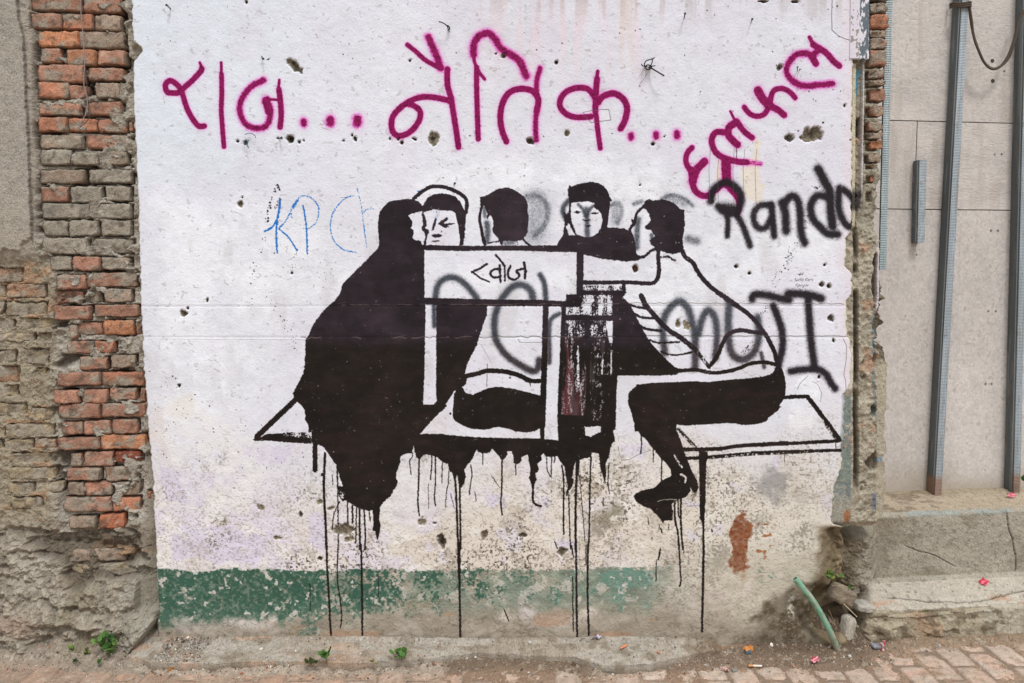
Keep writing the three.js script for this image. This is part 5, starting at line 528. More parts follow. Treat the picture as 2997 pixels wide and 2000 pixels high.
{
  const d = 0.062, n = -0.236 + d;
  const a = onStud(2745, 1462, n), aT = onStud(2826, 0, n); const ext = (p, q, k) => q.clone().add(q.clone().sub(p).multiplyScalar(k)); const base = (p) => p.clone().addScaledVector(NV, -d);
  stud('tall galvanised steel stud standing on the sill, rope tied round its top', base(ext(a, aT, 0.2)), base(a), 0.033, d, 0, 2, 'galvanised studs in front of the boards');
  const b = onStud(2976, 1452, n), bT = onStud(3013, 0, n); stud('tall galvanised steel stud at the right edge of the photo', base(ext(b, bT, 0.2)), base(b), 0.033, d, 0, 5, 'galvanised studs in front of the boards');
  const e = onStud(2696, 711, -0.236 + 0.046), eT = onStud(2702, 468, -0.236 + 0.046); stud('short cut piece of steel stud fixed to the boards', eT.addScaledVector(NV, -0.046), e.addScaledVector(NV, -0.046), 0.034, 0.046, 0, 9, 'galvanised studs in front of the boards');
  // the wall channel beside the torn edge
  const cN = -0.03, top = atZ(2607, -150, -0.075), bot = atZ(2584, 790, -0.075), ch = thing('steel_channel', 'narrow pale steel channel along the torn masonry edge', 'steel channel', bot), len = top.distanceTo(bot); ch.quaternion.setFromUnitVectors(V(0, 1, 0), top.clone().sub(bot).normalize());
  const mc = new THREE.MeshStandardMaterial({ map: steelMap([166, 182, 186], 12), metalness: 0.3, roughness: 0.5 }); const rib2 = ribTex.clone(); rib2.needsUpdate = true; rib2.repeat.set(1, len / 0.11); mc.bumpMap = rib2; mc.bumpScale = 0.0016;
  const f = mesh('front_flange', new THREE.BoxGeometry(0.026, len, 0.003), mc, ch); f.position.set(0, len / 2, 0); const w = mesh('web', new THREE.BoxGeometry(0.003, len, 0.06), mc, ch); w.position.set(0.0116, len / 2, -0.0318);
  // the rope between the studs
  const R = [[2838, 22, 0.004], [2842, 60, 0.004], [2852, 110, 0.008], [2868, 155, 0.008], [2884, 186, 0.006], [2906, 201, 0.004], [2928, 194, 0.004], [2950, 165, 0.006], [2968, 118, 0.006], [2984, 60, 0.004], [2996, 30, 0.004]].map(([x, y, o]) => onStud(x, y, n + o));
  const rope = thing('hanging_rope', 'dark brown rope hanging in a loop between two steel studs', 'rope'); const mr = new THREE.MeshStandardMaterial({ map: bytes(64, 64, (u, v, c) => { const s = 0.5 + 0.5 * Math.sin((u * 1 + v * 4) * Math.PI * 4); c[0] = 62 + 34 * s; c[1] = 54 + 28 * s; c[2] = 48 + 22 * s; }, true, true), roughness: 0.95 }); mr.map.repeat.set(60, 1);
  const cv = new THREE.CatmullRomCurve3(R); mesh('strand', new THREE.TubeGeometry(cv, 120, 0.0056, 8), mr, rope); mesh('strand', new THREE.TubeGeometry(new THREE.CatmullRomCurve3(R.map((p, i) => p.clone().add(V(0.004 * Math.sin(i * 1.9), -0.006 + 0.004 * Math.cos(i * 2.3), 0.004)))), 120, 0.0046, 8), mr, rope);
  for (let i = 0; i < 3; i++) { const L = onStud(2790, 8 + i * 5, n - 0.03), Q = onStud(2842, 6 + i * 6, n + 0.005); mesh('turn', new THREE.TubeGeometry(new THREE.CatmullRomCurve3([L.clone().addScaledVector(NV, -0.02), L, onStud(2812, 10 + i * 5, n + 0.006), Q, Q.clone().addScaledVector(NV, -0.05)]), 24, 0.005, 6), mr, rope); }
}
// ---------- the ground ----------
{ // the street beyond the paving in view: one sheet to the horizon
  const g = new THREE.PlaneGeometry(160, 160); g.rotateX(-Math.PI / 2); g.translate(0, -0.07, 79.3);
  structure(mesh('ground', g, new THREE.MeshStandardMaterial({ color: lin(150, 134, 118), roughness: 1, bumpMap: gritBump, bumpScale: 0.01 })));
}
const paving = new THREE.Group(); paving.name = 'pavement'; scene.add(paving); structure(paving);
{
  const PW = 0.113, PL = 0.232, bed = mesh('mortar_bed', new THREE.BoxGeometry(5.4, 0.05, 1.16), new THREE.MeshStandardMaterial({ color: lin(128, 110, 92), roughness: 1, bumpMap: gritBump, bumpScale: 0.004 }), paving); bed.position.set(0.1, -0.0305, 0.44);
  const X0 = atY(2582, 1912, 0).x, Z0 = atY(2628, 1947, 0).z;
  for (let i = -32; i < 9; i++) for (let j = -1; j < 4; j++) {
    const k = i * 17 + j * 29 + 3000, r = (s) => LAT[(k * 53 + s * 211) & 65535], x = X0 + (i + 0.5) * PW + (r(1) - 0.5) * 0.004, z = Z0 + (j + 0.5 - (((i % 2) + 2) % 2) * 0.5) * PL + (r(2) - 0.5) * 0.008, t = r(3), left = sst(0.6, -1.2, x);
    const base = [lerp(208, 193, left) - 14 * t, lerp(186, 164, left) - 15 * t, lerp(170, 144, left) - 16 * t], pinkish = r(4);
    const col = (X, Y, Zz, o) => { const n = fbm(X * 16, Zz * 16 + Y, 4), m = fbm(X * 55, Zz * 55 + 8, 3), q = 0.9 + 0.2 * (n - 0.2); o[0] = base[0] * q; o[1] = base[1] * q; o[2] = base[2] * q; mix3(o, [196, 150, 128], 0.6 * sst(0.5, 0.7, n) * pinkish); mix3(o, [140, 122, 104], 0.5 * sst(0.58, 0.7, m)); mix3(o, [216, 206, 194], 0.35 * sst(0.64, 0.74, fbm(X * 30 + 60, Zz * 30, 3))); };
    const b = block(PW - 0.009, PL - 0.009, 0.05, k, (a, q, c, o) => col(a, 0, q, o), { r: 0.004, amp: 0.0016, seg: [6, 10, 2] }); b.rotateX(-Math.PI / 2);
    const p = mesh('paver', b, M.soft, paving); p.position.set(x, -0.0275 + (r(5) - 0.5) * 0.005, z); p.rotation.set((r(6) - 0.5) * 0.02, (r(7) - 0.5) * 0.03, (r(8) - 0.5) * 0.024);
  }
}
// the front line of the soil: farther out, the paving is swept clean
const zLine = (y, ...p) => { const q = []; for (let i = 0; i < p.length; i += 2) { const w = atY(p[i], p[i + 1], y); q.push(w.x, w.z); } return line(...q); };
const soilZ = zLine(0, -300, 1948, 0, 1948, 150, 1952, 260, 1968, 400, 1976, 700, 1978, 1000, 1976, 1400, 1970, 1500, 1958, 1600, 1962, 1700, 1976, 1800, 1980, 1900, 1966, 2000, 1966, 2150, 1960, 2310, 1956, 2435, 1970, 2537, 1958, 2548, 1928, 2582, 1911, 2673, 1900, 2997, 1886, 3300, 1880);
const footZ = zLine(0.036, 300, 1915, 405, 1925, 442, 1940, 655, 1938, 872, 1932, 1000, 1940, 1157, 1936, 1290, 1921, 1400, 1910, 1536, 1917, 1672, 1922, 1757, 1944, 1842, 1947, 1921, 1940, 1962, 1927, 2081, 1906, 2115, 1893, 2160, 1878);
const soil = (X, z, out) => {
  const [px, py] = back(X, 0.02, z), n1 = fbm(X * 6, z * 6, 4), n2 = fbm(X * 30, z * 30, 4), n3 = vn(X * 160, z * 160), s = soilZ(X) + (n2 - 0.5) * 0.05;
  let y = lerp(lerp(-0.0036, -0.0056, sst(1900, 2400, px)), 0.016, sst(0.012, -0.05, z - s)) + (0.006 + 0.007 * sst(0.02, -0.04, z - s)) * (n2 - 0.5) + 0.004 * (n3 - 0.5) + 0.01 * (n1 - 0.5) * sst(0.02, -0.05, z - s);
  y += 0.05 * sst(0.1, -0.06, z) * sst(2080, 2240, px) * sst(2560, 2440, px) + 0.05 * sst(0.0, -0.07, z) * sst(2200, 2300, px) * sst(2500, 2400, px) + 0.04 * sst(0.15, 0.03, z) * sst(420, 330, px);
  y += 0.05 * sst(0.02, -0.1, z) * sst(2400, 2480, px) * sst(2540, 2500, px);
  out[0] = y; out[1] = px; out[2] = py; out[3] = n1; out[4] = n2; return out;
};
const so = [0, 0, 0, 0, 0];
{
  const x0 = -2.3, x1 = 2.5, z0 = -0.3, z1 = 0.42, nu = 960, nv = 150;
  structure(mesh('soil', sheet(nu, nv, (u, v, p, c) => {
    const X = lerp(x0, x1, u), z = lerp(z1, z0, v); soil(X, z, so); p[0] = X; p[1] = so[0]; p[2] = z; p[3] = X; p[4] = z;
    const [px, py] = [so[1], so[2]], n3 = fbm(X * 60, z * 60, 3), k = 0.84 + 0.34 * n3; c[0] = 166 * k; c[1] = 151 * k; c[2] = 136 * k;
    mix3(c, [104, 84, 66], 0.75 * sst(1280, 1330, px + 60 * (so[4] - 0.5)) * sst(1780, 1700, px)); mix3(c, [112, 90, 72], 0.75 * sst(1860, 1960, px)); mix3(c, [74, 60, 46], 0.8 * sst(0.1, -0.02, z) * sst(2150, 2280, px) * sst(2560, 2500, px)); mix3(c, [156, 134, 112], 0.7 * sst(2540, 2680, px)); mix3(c, [138, 126, 112], 0.6 * sst(420, 360, px)); mix3(c, [196, 186, 172], 0.5 * sst(0.68, 0.74, fbm(X * 90, z * 90, 2))); mix3(c, [172, 140, 118], 0.5 * sst(-0.02, 0.02, z - soilZ(X)));
  }), M.stone));
}
{ // the cement footing along the wall
  const x0 = atZ(395, 1880, 0.05).x, x1 = atZ(2175, 1870, 0.02).x, nu = 760, nv = 90, o = [0, 0, 0];
  structure(mesh('footing', sheet(nu, nv, (u, v, p, c) => {
    const X = lerp(x0, x1, u), n1 = fbm(X * 5 + 8, v * 3, 4), e = Math.max(0.012, footZ(X) + 0.02 * (fbm(X * 16, 3, 4) - 0.5)); let z, y;
    if (v < 0.75) { const t = v / 0.75; z = lerp(-0.03, e, t); y = lerp(0.082, 0.034, t); } else { const t = (v - 0.75) / 0.25; z = e + 0.003 * t + 0.006 * (fbm(X * 40, 7, 3) - 0.5); y = 0.034 - 0.05 * t; }
    const n2 = fbm(X * 24, z * 24 + v, 4), n3 = fbm(X * 70, z * 70 + v * 9, 4); y += 0.008 * (n1 - 0.5) + 0.008 * (n2 - 0.5) + 0.004 * (n3 - 0.5) + 0.03 * sst(0.03, -0.02, z) * (n2 - 0.35); y -= 0.05 * sst(0.94, 1, u) ; if (v >= 0.75) z += 0.012 * (n2 - 0.5);
    p[0] = X; p[1] = y; p[2] = z; p[3] = X; p[4] = z + y;
    const [px, py] = back(X, y, z), k = 0.88 + 0.22 * (n3 - 0.3); c[0] = 186 * k; c[1] = 177 * k; c[2] = 165 * k; mix3(c, [150, 132, 114], 0.5 * sst(0.45, 0.65, n1 * 0.6 + n2 * 0.4)); mix3(c, [192, 148, 120], 0.5 * sst(0.6, 0.68, fbm(X * 6 + 71, z * 16, 3)) * sst(1200, 900, px)); mix3(c, [206, 168, 142], 0.55 * sst(0.7, 0.8, v) * sst(0.5, 0.62, fbm(X * 8 + 21, 4, 3)) * sst(960, 900, px)); mix3(c, [130, 118, 102], 0.6 * sst(0.56, 0.7, n2)); mix3(c, [104, 92, 78], 0.65 * sst(0.03, -0.01, z) * sst(0.4, 0.6, n2 * 0.5 + n1 * 0.5)); mix3(c, [120, 98, 78], 0.7 * sst(1980, 2100, px + 70 * (n2 - 0.5))); mix3(c, [120, 108, 94], 0.5 * sst(0.8, 0.9, v));
  }), M.stone));
}
const footY = (X, z) => (X > -1.4 && X < 0.86 && z < footZ(X)) ? lerp(0.08, 0.036, clamp(z / footZ(X), 0, 1)) : soil(X, z, so)[0];
// ---------- grit: chips too small to count ----------
{
  const r = rng(99), N = 5200, geo = new THREE.IcosahedronGeometry(1, 0), m = new THREE.InstancedMesh(geo, new THREE.MeshStandardMaterial({ roughness: 0.95 }), N), d = new THREE.Object3D(), col = new THREE.Color();
  for (let i = 0; i < N; i++) {
    let X, z; const t = r();
    if (t < 0.62) { X = -2.0 + r() * 4.1; z = Math.min(soilZ(X) + 0.03, 0.3) - Math.pow(r(), 1.3) * 0.26; if (X < 0.86 && X > -1.42 && z < footZ(X) && r() < 0.65) z = footZ(X) + r() * 0.03; } else if (t < 0.76) { X = 0.75 + r() * 0.85; z = 0.1 - r() * 0.2; } else if (t < 0.88) { X = -1.42 + r() * 0.2; z = 0.02 + r() * 0.15; } else { X = -2.1 + r() * 0.75; z = 0.03 + r() * 0.13; }
    const big = r() * r() * r(), s = 0.0012 + 0.006 * big, y = footY(X, z);
    d.position.set(X, y + s * 0.3, z); d.rotation.set(r() * 6, r() * 6, r() * 6); d.scale.set(s * (0.7 + r()), s * (0.5 + 0.6 * r()), s * (0.7 + r())); d.updateMatrix(); m.setMatrixAt(i, d.matrix);
    const k = r(), q = 0.7 + 0.5 * r(); if (k < 0.5) col.copy(lin(150 * q, 138 * q, 122 * q)); else if (k < 0.7) col.copy(lin(112 * q, 92 * q, 74 * q)); else if (k < 0.82) col.copy(lin(200 * q, 194 * q, 186 * q)); else if (k < 0.92) col.copy(lin(176 * q, 122 * q, 96 * q)); else col.copy(lin(92 * q, 88 * q, 86 * q)); m.setColorAt(i, col);
  }
  m.name = 'gravel'; m.castShadow = m.receiveShadow = true; m.userData.kind = 'stuff'; scene.add(m); tag(m, 'fine grit and small stone chips scattered over soil and footing', 'gravel');
}
// ---------- loose things on the ground ----------
const groundAt = (px, py) => { let y = 0.02; for (let i = 0; i < 6; i++) { const p = atY(px, py, y); y = lerp(y, footY(p.x, p.z), 0.8); } return atY(px, py, y); };
const stoneCol = (r, g, b) => (x, y, z, o) => { const k = 0.82 + 0.36 * fbm(x * 30, y * 30 + z * 20, 4); o[0] = r * k; o[1] = g * k; o[2] = b * k; mix3(o, [110, 98, 82], 0.4 * sst(0.58, 0.7, fbm(x * 60, y * 60, 3))); };
function stone(name, label, category, at, size, rot, col, seed, group) {
  const m = mesh(name, block(size[0], size[1], size[2], seed, stoneCol(...col), { r: Math.min(...size) * 0.28, amp: Math.min(...size) * 0.07, seg: [8, 8, 6] }), M.stone); m.position.copy(at); m.rotation.set(...rot); return tag(m, label, category, group);
}
const on = (p, dy) => p.clone().add(V(0, dy, 0));
stone('stone', 'pale wedge-shaped stone standing beside the lower end of the green pipe', 'stone', on(groundAt(2479, 1874), 0.05), [0.055, 0.105, 0.05], [0.1, 0.3, -0.14], [190, 182, 170], 401);
stone('stone', 'flat grey stone lying on the broken ledge end above the brick fragment', 'stone', on(groundAt(2522, 1852), 0.115), [0.085, 0.032, 0.07], [0.1, 0.2, -0.22], [182, 176, 166], 402);
stone('brick_fragment', 'worn tan brick fragment wedged under the broken ledge end', 'brick', on(groundAt(2556, 1855), 0.038), [0.118, 0.05, 0.09], [0, 0.15, 0.02], [172, 146, 118], 403);
stone('stone', 'small pale stone in front of the brick fragment', 'stone', on(groundAt(2555, 1871), 0.01), [0.034, 0.022, 0.024], [0, 0.2, 0.1], [190, 182, 166], 404);
stone('stone', 'flat blue-grey slate piece beside the red wrapper strip', 'stone', on(groundAt(2564, 1896), 0.006), [0.04, 0.012, 0.026], [0.25, 0.3, -0.3], [140, 140, 150], 405);
stone('stone', 'dark crumbling lump at the left end of the ledge', 'stone', on(groundAt(2448, 1838), 0.05), [0.09, 0.06, 0.06], [0.2, 0.5, 0.1], [92, 78, 62], 406);
stone('stone', 'brown crumbling lump behind the green pipe', 'stone', on(groundAt(2428, 1846), 0.09), [0.1, 0.07, 0.05], [0.4, -0.3, 0.3], [84, 70, 54], 407);
stone('stone', 'grey mortar lump with white flecks under the weeds at the wall corner', 'stone', on(groundAt(2462, 1820), 0.115), [0.11, 0.07, 0.06], [0.1, 0.2, -0.5], [150, 136, 118], 408);
stone('stone', 'grey pebble at the foot of the paving near a striped scrap', 'stone', on(groundAt(2150, 1968), 0.006), [0.024, 0.016, 0.018], [0, 0.4, 0.1], [164, 162, 160], 409);
stone('stone', 'tiny white pebble right of the pipe end', 'stone', on(groundAt(2487, 1924), 0.004), [0.013, 0.01, 0.01], [0, 0, 0.3], [200, 196, 188], 410);
stone('stone', 'white chip at the foot of the rough wall corner on the left', 'stone', on(groundAt(419, 1905), 0.012), [0.01, 0.03, 0.008], [0, 0, -0.3], [226, 222, 214], 411);
stone('stone', 'pale pebble beneath the weeds at the left wall corner', 'stone', on(groundAt(219, 1941), 0.008), [0.016, 0.018, 0.014], [0, 0, 0.2], [168, 160, 146], 412);
{ // the green pipe
  const t = thing('plastic_pipe', 'faded green plastic pipe leaning from the wall corner to the ground', 'pipe'), a = atZ(2327, 1694, 0.05), b = groundAt(2457, 1900), m1 = a.clone().lerp(b, 0.33).add(V(0.006, 0.012, 0.01)), m2 = a.clone().lerp(b, 0.7).add(V(0.004, 0.004, 0.012)); b.y -= 0.02;
  const cv = new THREE.CatmullRomCurve3([a, m1, m2, b]), uvm = bytes(64, 512, (u, v, c) => { const n = fbm(u * 9, v * 5 + 3, 4), k = 0.9 + 0.2 * fbm(u * 40, v * 20, 3); c[0] = 112 * k; c[1] = 166 * k; c[2] = 138 * k; mix3(c, [164, 160, 144], clamp(0.9 * sst(0.45, 0.62, n + 0.32 * (u - 0.45)), 0, 1)); mix3(c, [150, 138, 118], 0.8 * sst(0.7, 0.92, u + 0.2 * (n - 0.5))); mix3(c, [96, 100, 84], 0.6 * sst(0.58, 0.68, fbm(u * 30, v * 12 + 8, 4))); }, true);
  mesh('tube', new THREE.TubeGeometry(cv, 60, 0.0125, 18), new THREE.MeshStandardMaterial({ map: uvm, roughness: 0.55, side: THREE.DoubleSide }), t); mesh('inner_wall', new THREE.TubeGeometry(cv, 40, 0.0102, 14), new THREE.MeshStandardMaterial({ color: lin(96, 130, 108), roughness: 0.8, side: THREE.DoubleSide }), t);
  const rim = new THREE.RingGeometry(0.0102, 0.0125, 18), q = new THREE.Quaternion().setFromUnitVectors(V(0, 0, 1), cv.getTangent(0).negate()), r = mesh('rim', rim, new THREE.MeshStandardMaterial({ color: lin(186, 214, 194), roughness: 0.6, side: THREE.DoubleSide }), t); r.position.copy(a); r.quaternion.copy(q);
}
// litter: small crumpled sheets and butts
function scrap(name, label, category, at, w, h, rot, colour, seed, stripe) {
  const nu = 10, nv = 8, g = sheet(nu, nv, (u, v, p, c) => { const n = fbm(u * 3 + seed, v * 3, 3) - 0.5, m = fbm(u * 7 + seed, v * 7 + 3, 2) - 0.5; p[0] = (u - 0.5) * w + m * w * 0.12; p[1] = n * w * 0.9 + m * w * 0.3 + w * 0.1; p[2] = (v - 0.5) * h + m * h * 0.15; p[3] = u * w; p[4] = v * h; const s = stripe && Math.floor(v * stripe.n) % 2 ? stripe.c : colour; c[0] = s[0]; c[1] = s[1]; c[2] = s[2]; });
  const m = mesh(name, g, new THREE.MeshStandardMaterial({ vertexColors: true, roughness: 0.6, side: THREE.DoubleSide })); m.position.copy(at); m.rotation.set(...rot); return tag(m, label, category);
}
scrap('wrapper_scrap', 'crumpled red wrapper scrap on the soil in front of the pipe', 'wrapper', on(groundAt(2385, 1942), 0.01), 0.032, 0.022, [0.4, 0.4, 0.1], [184, 58, 80], 1, { n: 4, c: [238, 180, 190] });
scrap('wrapper_scrap', 'upright red and white wrapper strip beside the slate piece', 'wrapper', on(groundAt(2588, 1906), 0.022), 0.042, 0.012, [0, 0.2, 1.4], [212, 66, 88], 2, { n: 3, c: [236, 220, 220] });
scrap('wrapper_scrap', 'bright red wrapper on top of the broken concrete ledge', 'wrapper', on(onR(aOf(atPlane(2879, 1722, pl(0.06), NV)), 0.172, 0.06), 0.01), 0.034, 0.03, [0.5, 0.6, 0.2], [196, 48, 70], 3, { n: 3, c: [240, 120, 140] });
scrap('wrapper_scrap', 'pink wrapper at the foot of the right edge stud on the sill', 'wrapper', on(onR(aOf(atPlane(2960, 1456, pl(-0.12), NV)), 0.51, -0.12), 0.006), 0.034, 0.024, [0.5, 0.2, 0.1], [206, 96, 112], 4, { n: 3, c: [242, 160, 176] });
scrap('fruit_peel', 'curled orange peel at the edge of the footing', 'peel', on(groundAt(2190, 1906), 0.008), 0.034, 0.026, [0.4, 0.2, 0.1], [204, 134, 66], 5);
scrap('plastic_scrap', 'dark blue plastic scrap under the orange peel', 'plastic', on(groundAt(2189, 1914), 0.004), 0.026, 0.014, [0.2, 0.1, 0], [64, 84, 98], 6);
scrap('paper_scrap', 'striped pink paper scrap on the soil beside a grey pebble', 'paper', on(groundAt(2122, 1964), 0.004), 0.034, 0.014, [0.15, -0.8, 0.1], [186, 130, 124], 7, { n: 5, c: [206, 190, 180] });
scrap('dry_leaf', 'curled brown leaf on the soil at the lower left', 'leaf', on(groundAt(503, 1964), 0.006), 0.024, 0.016, [0.3, 0.3, 0.2], [150, 96, 40], 8);
scrap('paper_scrap', 'white paper bit on the grit in the left wall corner', 'paper', on(groundAt(477, 1849), 0.006), 0.018, 0.008, [0.3, 0, 0], [230, 228, 222], 9);
scrap('paper_scrap', 'pale lilac paper scrap on the footing under the black drips', 'paper', on(groundAt(1745, 1872), 0.004), 0.042, 0.014, [0.1, 0.2, 0], [196, 188, 204], 10);
scrap('paper_scrap', 'pale torn paper stuck in the ledge rubble right of the weeds', 'paper', on(groundAt(2503, 1800), 0.11), 0.026, 0.03, [1.1, 0.1, 0.1], [214, 202, 182], 12);
{ // a wood sliver and a cigarette end
  const a = groundAt(1818, 1904), b = groundAt(1834, 1889), m = mesh('wood_sliver', block(a.distanceTo(b) + 0.006, 0.006, 0.011, 420, (x, y, z, o) => { const k = 0.85 + 0.3 * fbm(x * 200, y * 60, 2); o[0] = 214 * k; o[1] = 142 * k; o[2] = 104 * k; }, { r: 0.0015, amp: 0.0004, seg: [6, 2, 2] }), M.soft); m.position.copy(a).add(b).multiplyScalar(0.5); m.position.y += 0.005; m.rotation.y = Math.atan2(-(b.z - a.z), b.x - a.x); tag(m, 'orange wood sliver lying on the pale footing', 'wood sliver');
  const butt = thing('cigarette_end', 'cigarette end with a tan tip on the paving edge', 'cigarette', on(groundAt(2213, 1954), 0.006)); butt.rotation.set(0, -0.06, 0);
  const cyl = (name, r, l, x, col) => { const g = new THREE.CylinderGeometry(r, r * 0.94, l, 12, 1); g.rotateZ(Math.PI / 2); g.translate(x, 0, 0); mesh(name, g, new THREE.MeshStandardMaterial({ color: lin(...col), roughness: 0.9 }), butt); }; cyl('paper_tube', 0.0042, 0.034, 0.006, [226, 216, 200]); cyl('filter', 0.0043, 0.018, -0.02, [206, 150, 92]); cyl('ash', 0.0036, 0.006, 0.0262, [70, 66, 62]);
}
// twigs and roots round the pipe
const twigM = new THREE.MeshStandardMaterial({ color: lin(176, 160, 134), roughness: 0.95 }), rootM = new THREE.MeshStandardMaterial({ color: lin(120, 100, 78), roughness: 0.95 });
function twig(name, label, category, p, r, m = twigM, parent) { const g = new THREE.TubeGeometry(new THREE.CatmullRomCurve3(p), 18, r, 6), o = mesh(name, g, m, parent ?? scene); return parent ? o : tag(o, label, category); }
const near = (px, py, z) => atZ(px, py, z);
twig('twig', 'pale dry twig sticking out right of the pipe below the white stone', 'twig', [near(2469, 1768, 0.04), near(2488, 1786, 0.06), near(2508, 1806, 0.055)], 0.0022);
twig('root', 'thin root hanging in the hollow right of the pipe', 'root', [near(2425, 1785, 0.02), near(2438, 1812, 0.035), near(2452, 1845, 0.045)], 0.0014, rootM);
twig('root', 'thin root hanging left of the pipe foot', 'root', [near(2394, 1812, 0.03), near(2395, 1838, 0.05), near(2392, 1850, 0.055)], 0.0012, rootM);
twig('twig', 'dry stalk lying on the stones in front of the ledge', 'twig', [on(groundAt(2650, 1858), 0.02), on(groundAt(2668, 1868), 0.016), on(groundAt(2689, 1872), 0.012)], 0.0014);
twig('twig', 'short dark twig on the footing near the drips', 'twig', [on(groundAt(1696, 1880), 0.004), on(groundAt(1706, 1874), 0.006), on(groundAt(1712, 1872), 0.004)], 0.0014, new THREE.MeshStandardMaterial({ color: lin(70, 60, 50), roughness: 1 }));
twig('twig', 'thin dry stem across the ledge end under the weeds', 'twig', [near(2436, 1716, 0.01), near(2462, 1714, 0.03), near(2490, 1722, 0.02)], 0.0016);
// ---------- wires and nails on the wall ----------
{
  const wireM = new THREE.MeshStandardMaterial({ color: lin(150, 130, 124), roughness: 0.7 }), dark = new THREE.MeshStandardMaterial({ color: lin(70, 62, 60), roughness: 0.8 }), t = thing('hanging_wire', 'thin frayed wire hanging down the brick pier', 'wire'), Q = (l, z) => { const p = []; for (let i = 0; i < l.length; i += 2) p.push(atZ(l[i] / QL, l[i + 1] / QL, z)); return p; };
  twig('strand', '', '', Q([738, -300, 740, -100, 742, 130, 755, 250, 762, 380, 770, 470, 777, 600, 766, 720, 770, 800, 797, 880, 800, 980, 790, 1040, 738, 1130, 722, 1195], 0.02), 0.0017, wireM, t); twig('strand', '', '', Q([772, 640, 790, 720, 797, 830, 806, 920, 826, 1050, 790, 1120, 735, 1165, 722, 1180], 0.017), 0.0013, dark, t); twig('strand', '', '', Q([740, -200, 740, 0, 736, 60], 0.022), 0.0015, wireM, t);
  const metal = new THREE.MeshStandardMaterial({ color: lin(64, 58, 54), roughness: 0.6, metalness: 0.5 });
  const nail = (label, x0, y0, x1, y1, z, r) => { const g = thing('nail', label, 'nail', V(0, 0, 0)); const a = atZ(x0, y0, -0.01), b = atZ(x1, y1, z); mesh('shank', new THREE.TubeGeometry(new THREE.LineCurve3(a, b), 2, r, 8), metal, g); const h = new THREE.CylinderGeometry(r * 2.2, r * 2, 0.002, 10), o = mesh('head', h, metal, g); o.position.copy(b); o.quaternion.setFromUnitVectors(V(0, 1, 0), b.clone().sub(a).normalize()); };
  nail('bent nail near the top left corner of the painted wall', 503, 30, 487, 15, 0.035, 0.0022); nail('dark nail above the wire tangle at the upper right', 2002, 56, 2005, 40, 0.04, 0.0022); nail('small nail high on the wall right of the middle, above the last magenta letter', 2199, 65, 2202, 56, 0.03, 0.002); nail('nail below the first magenta letters, left of the three dots', 815, 405, 823, 404, 0.03, 0.0024); nail('pair-side nail left of the long flaked hole', 764, 163, 770, 172, 0.03, 0.002); nail('nail stub in the wall above the woman in the headscarf', 1328, 542, 1331, 537, 0.03, 0.0022);
  const tuft = thing('wire_tangle', 'tangle of dark rusty wire sticking out at the upper right of the wall', 'wire'), W = (l, r, m = metal) => { const p = []; for (let i = 0; i < l.length; i += 3) p.push(atZ(l[i], l[i + 1], l[i + 2])); twig('strand', '', '', p, r, m, tuft); };
  W([1898, 196, -0.01, 1886, 190, 0.02, 1892, 178, 0.04, 1912, 172, 0.045, 1916, 168, 0.04], 0.0022); W([1898, 196, -0.01, 1906, 190, 0.03, 1910, 176, 0.035, 1908, 170, 0.03], 0.002); W([1896, 196, -0.01, 1880, 192, 0.02, 1878, 188, 0.03], 0.002); W([1898, 196, -0.01, 1914, 204, 0.03, 1944, 222, 0.05], 0.0028); W([1896, 198, -0.01, 1908, 194, 0.03, 1918, 192, 0.03], 0.002); W([1893, 200, 0, 1894, 214, 0.012, 1872, 248, 0.008], 0.0008); W([1890, 200, 0, 1900, 204, 0.022, 1908, 196, 0.02, 1896, 190, 0.02, 1886, 198, 0.018], 0.0024);
  const tw = thing('wire_stub', 'twisted wire stub above the large magenta vowel sign', 'wire'); twig('strand', '', '', [atZ(1312, 90, -0.01), atZ(1308, 76, 0.03), atZ(1298, 68, 0.04), atZ(1284, 63, 0.04)], 0.0022, metal, tw); twig('strand', '', '', [atZ(1312, 90, -0.01), atZ(1316, 82, 0.02), atZ(1310, 74, 0.03)], 0.0026, metal, tw);
  const bw = thing('wire_stub', 'bunch of thin blue-green wires below the third magenta letter', 'wire'), bm = new THREE.MeshStandardMaterial({ color: lin(60, 96, 108), roughness: 0.6 }); for (const l of [[720, 418, -0.01, 728, 410, 0.03, 722, 410, 0.03, 722, 416, 0.02], [720, 418, -0.01, 712, 414, 0.02, 708, 412, 0.02], [720, 418, -0.01, 724, 428, 0.03, 727, 434, 0.03], [718, 418, -0.01, 714, 424, 0.02], [716, 394, 0.01, 730, 390, 0.02, 744, 395, 0.02, 748, 404, 0.01]]) { const p = []; for (let i = 0; i < l.length; i += 3) p.push(atZ(l[i], l[i + 1], l[i + 2])); twig('strand', '', '', p, 0.0013, bm, bw); }
  const hk = thing('wire_hook', 'small rusty hook inside the curve of the last magenta letter', 'hook'); twig('strand', '', '', [atZ(2334, 210, -0.01), atZ(2334, 202, 0.02), atZ(2333, 196, 0.02), atZ(2337, 195, 0.02), atZ(2335, 199, 0.02)], 0.0016, metal, hk); twig('strand', '', '', [atZ(2340, 208, -0.01), atZ(2342, 202, 0.02), atZ(2345, 203, 0.02)], 0.0016, metal, hk);
}
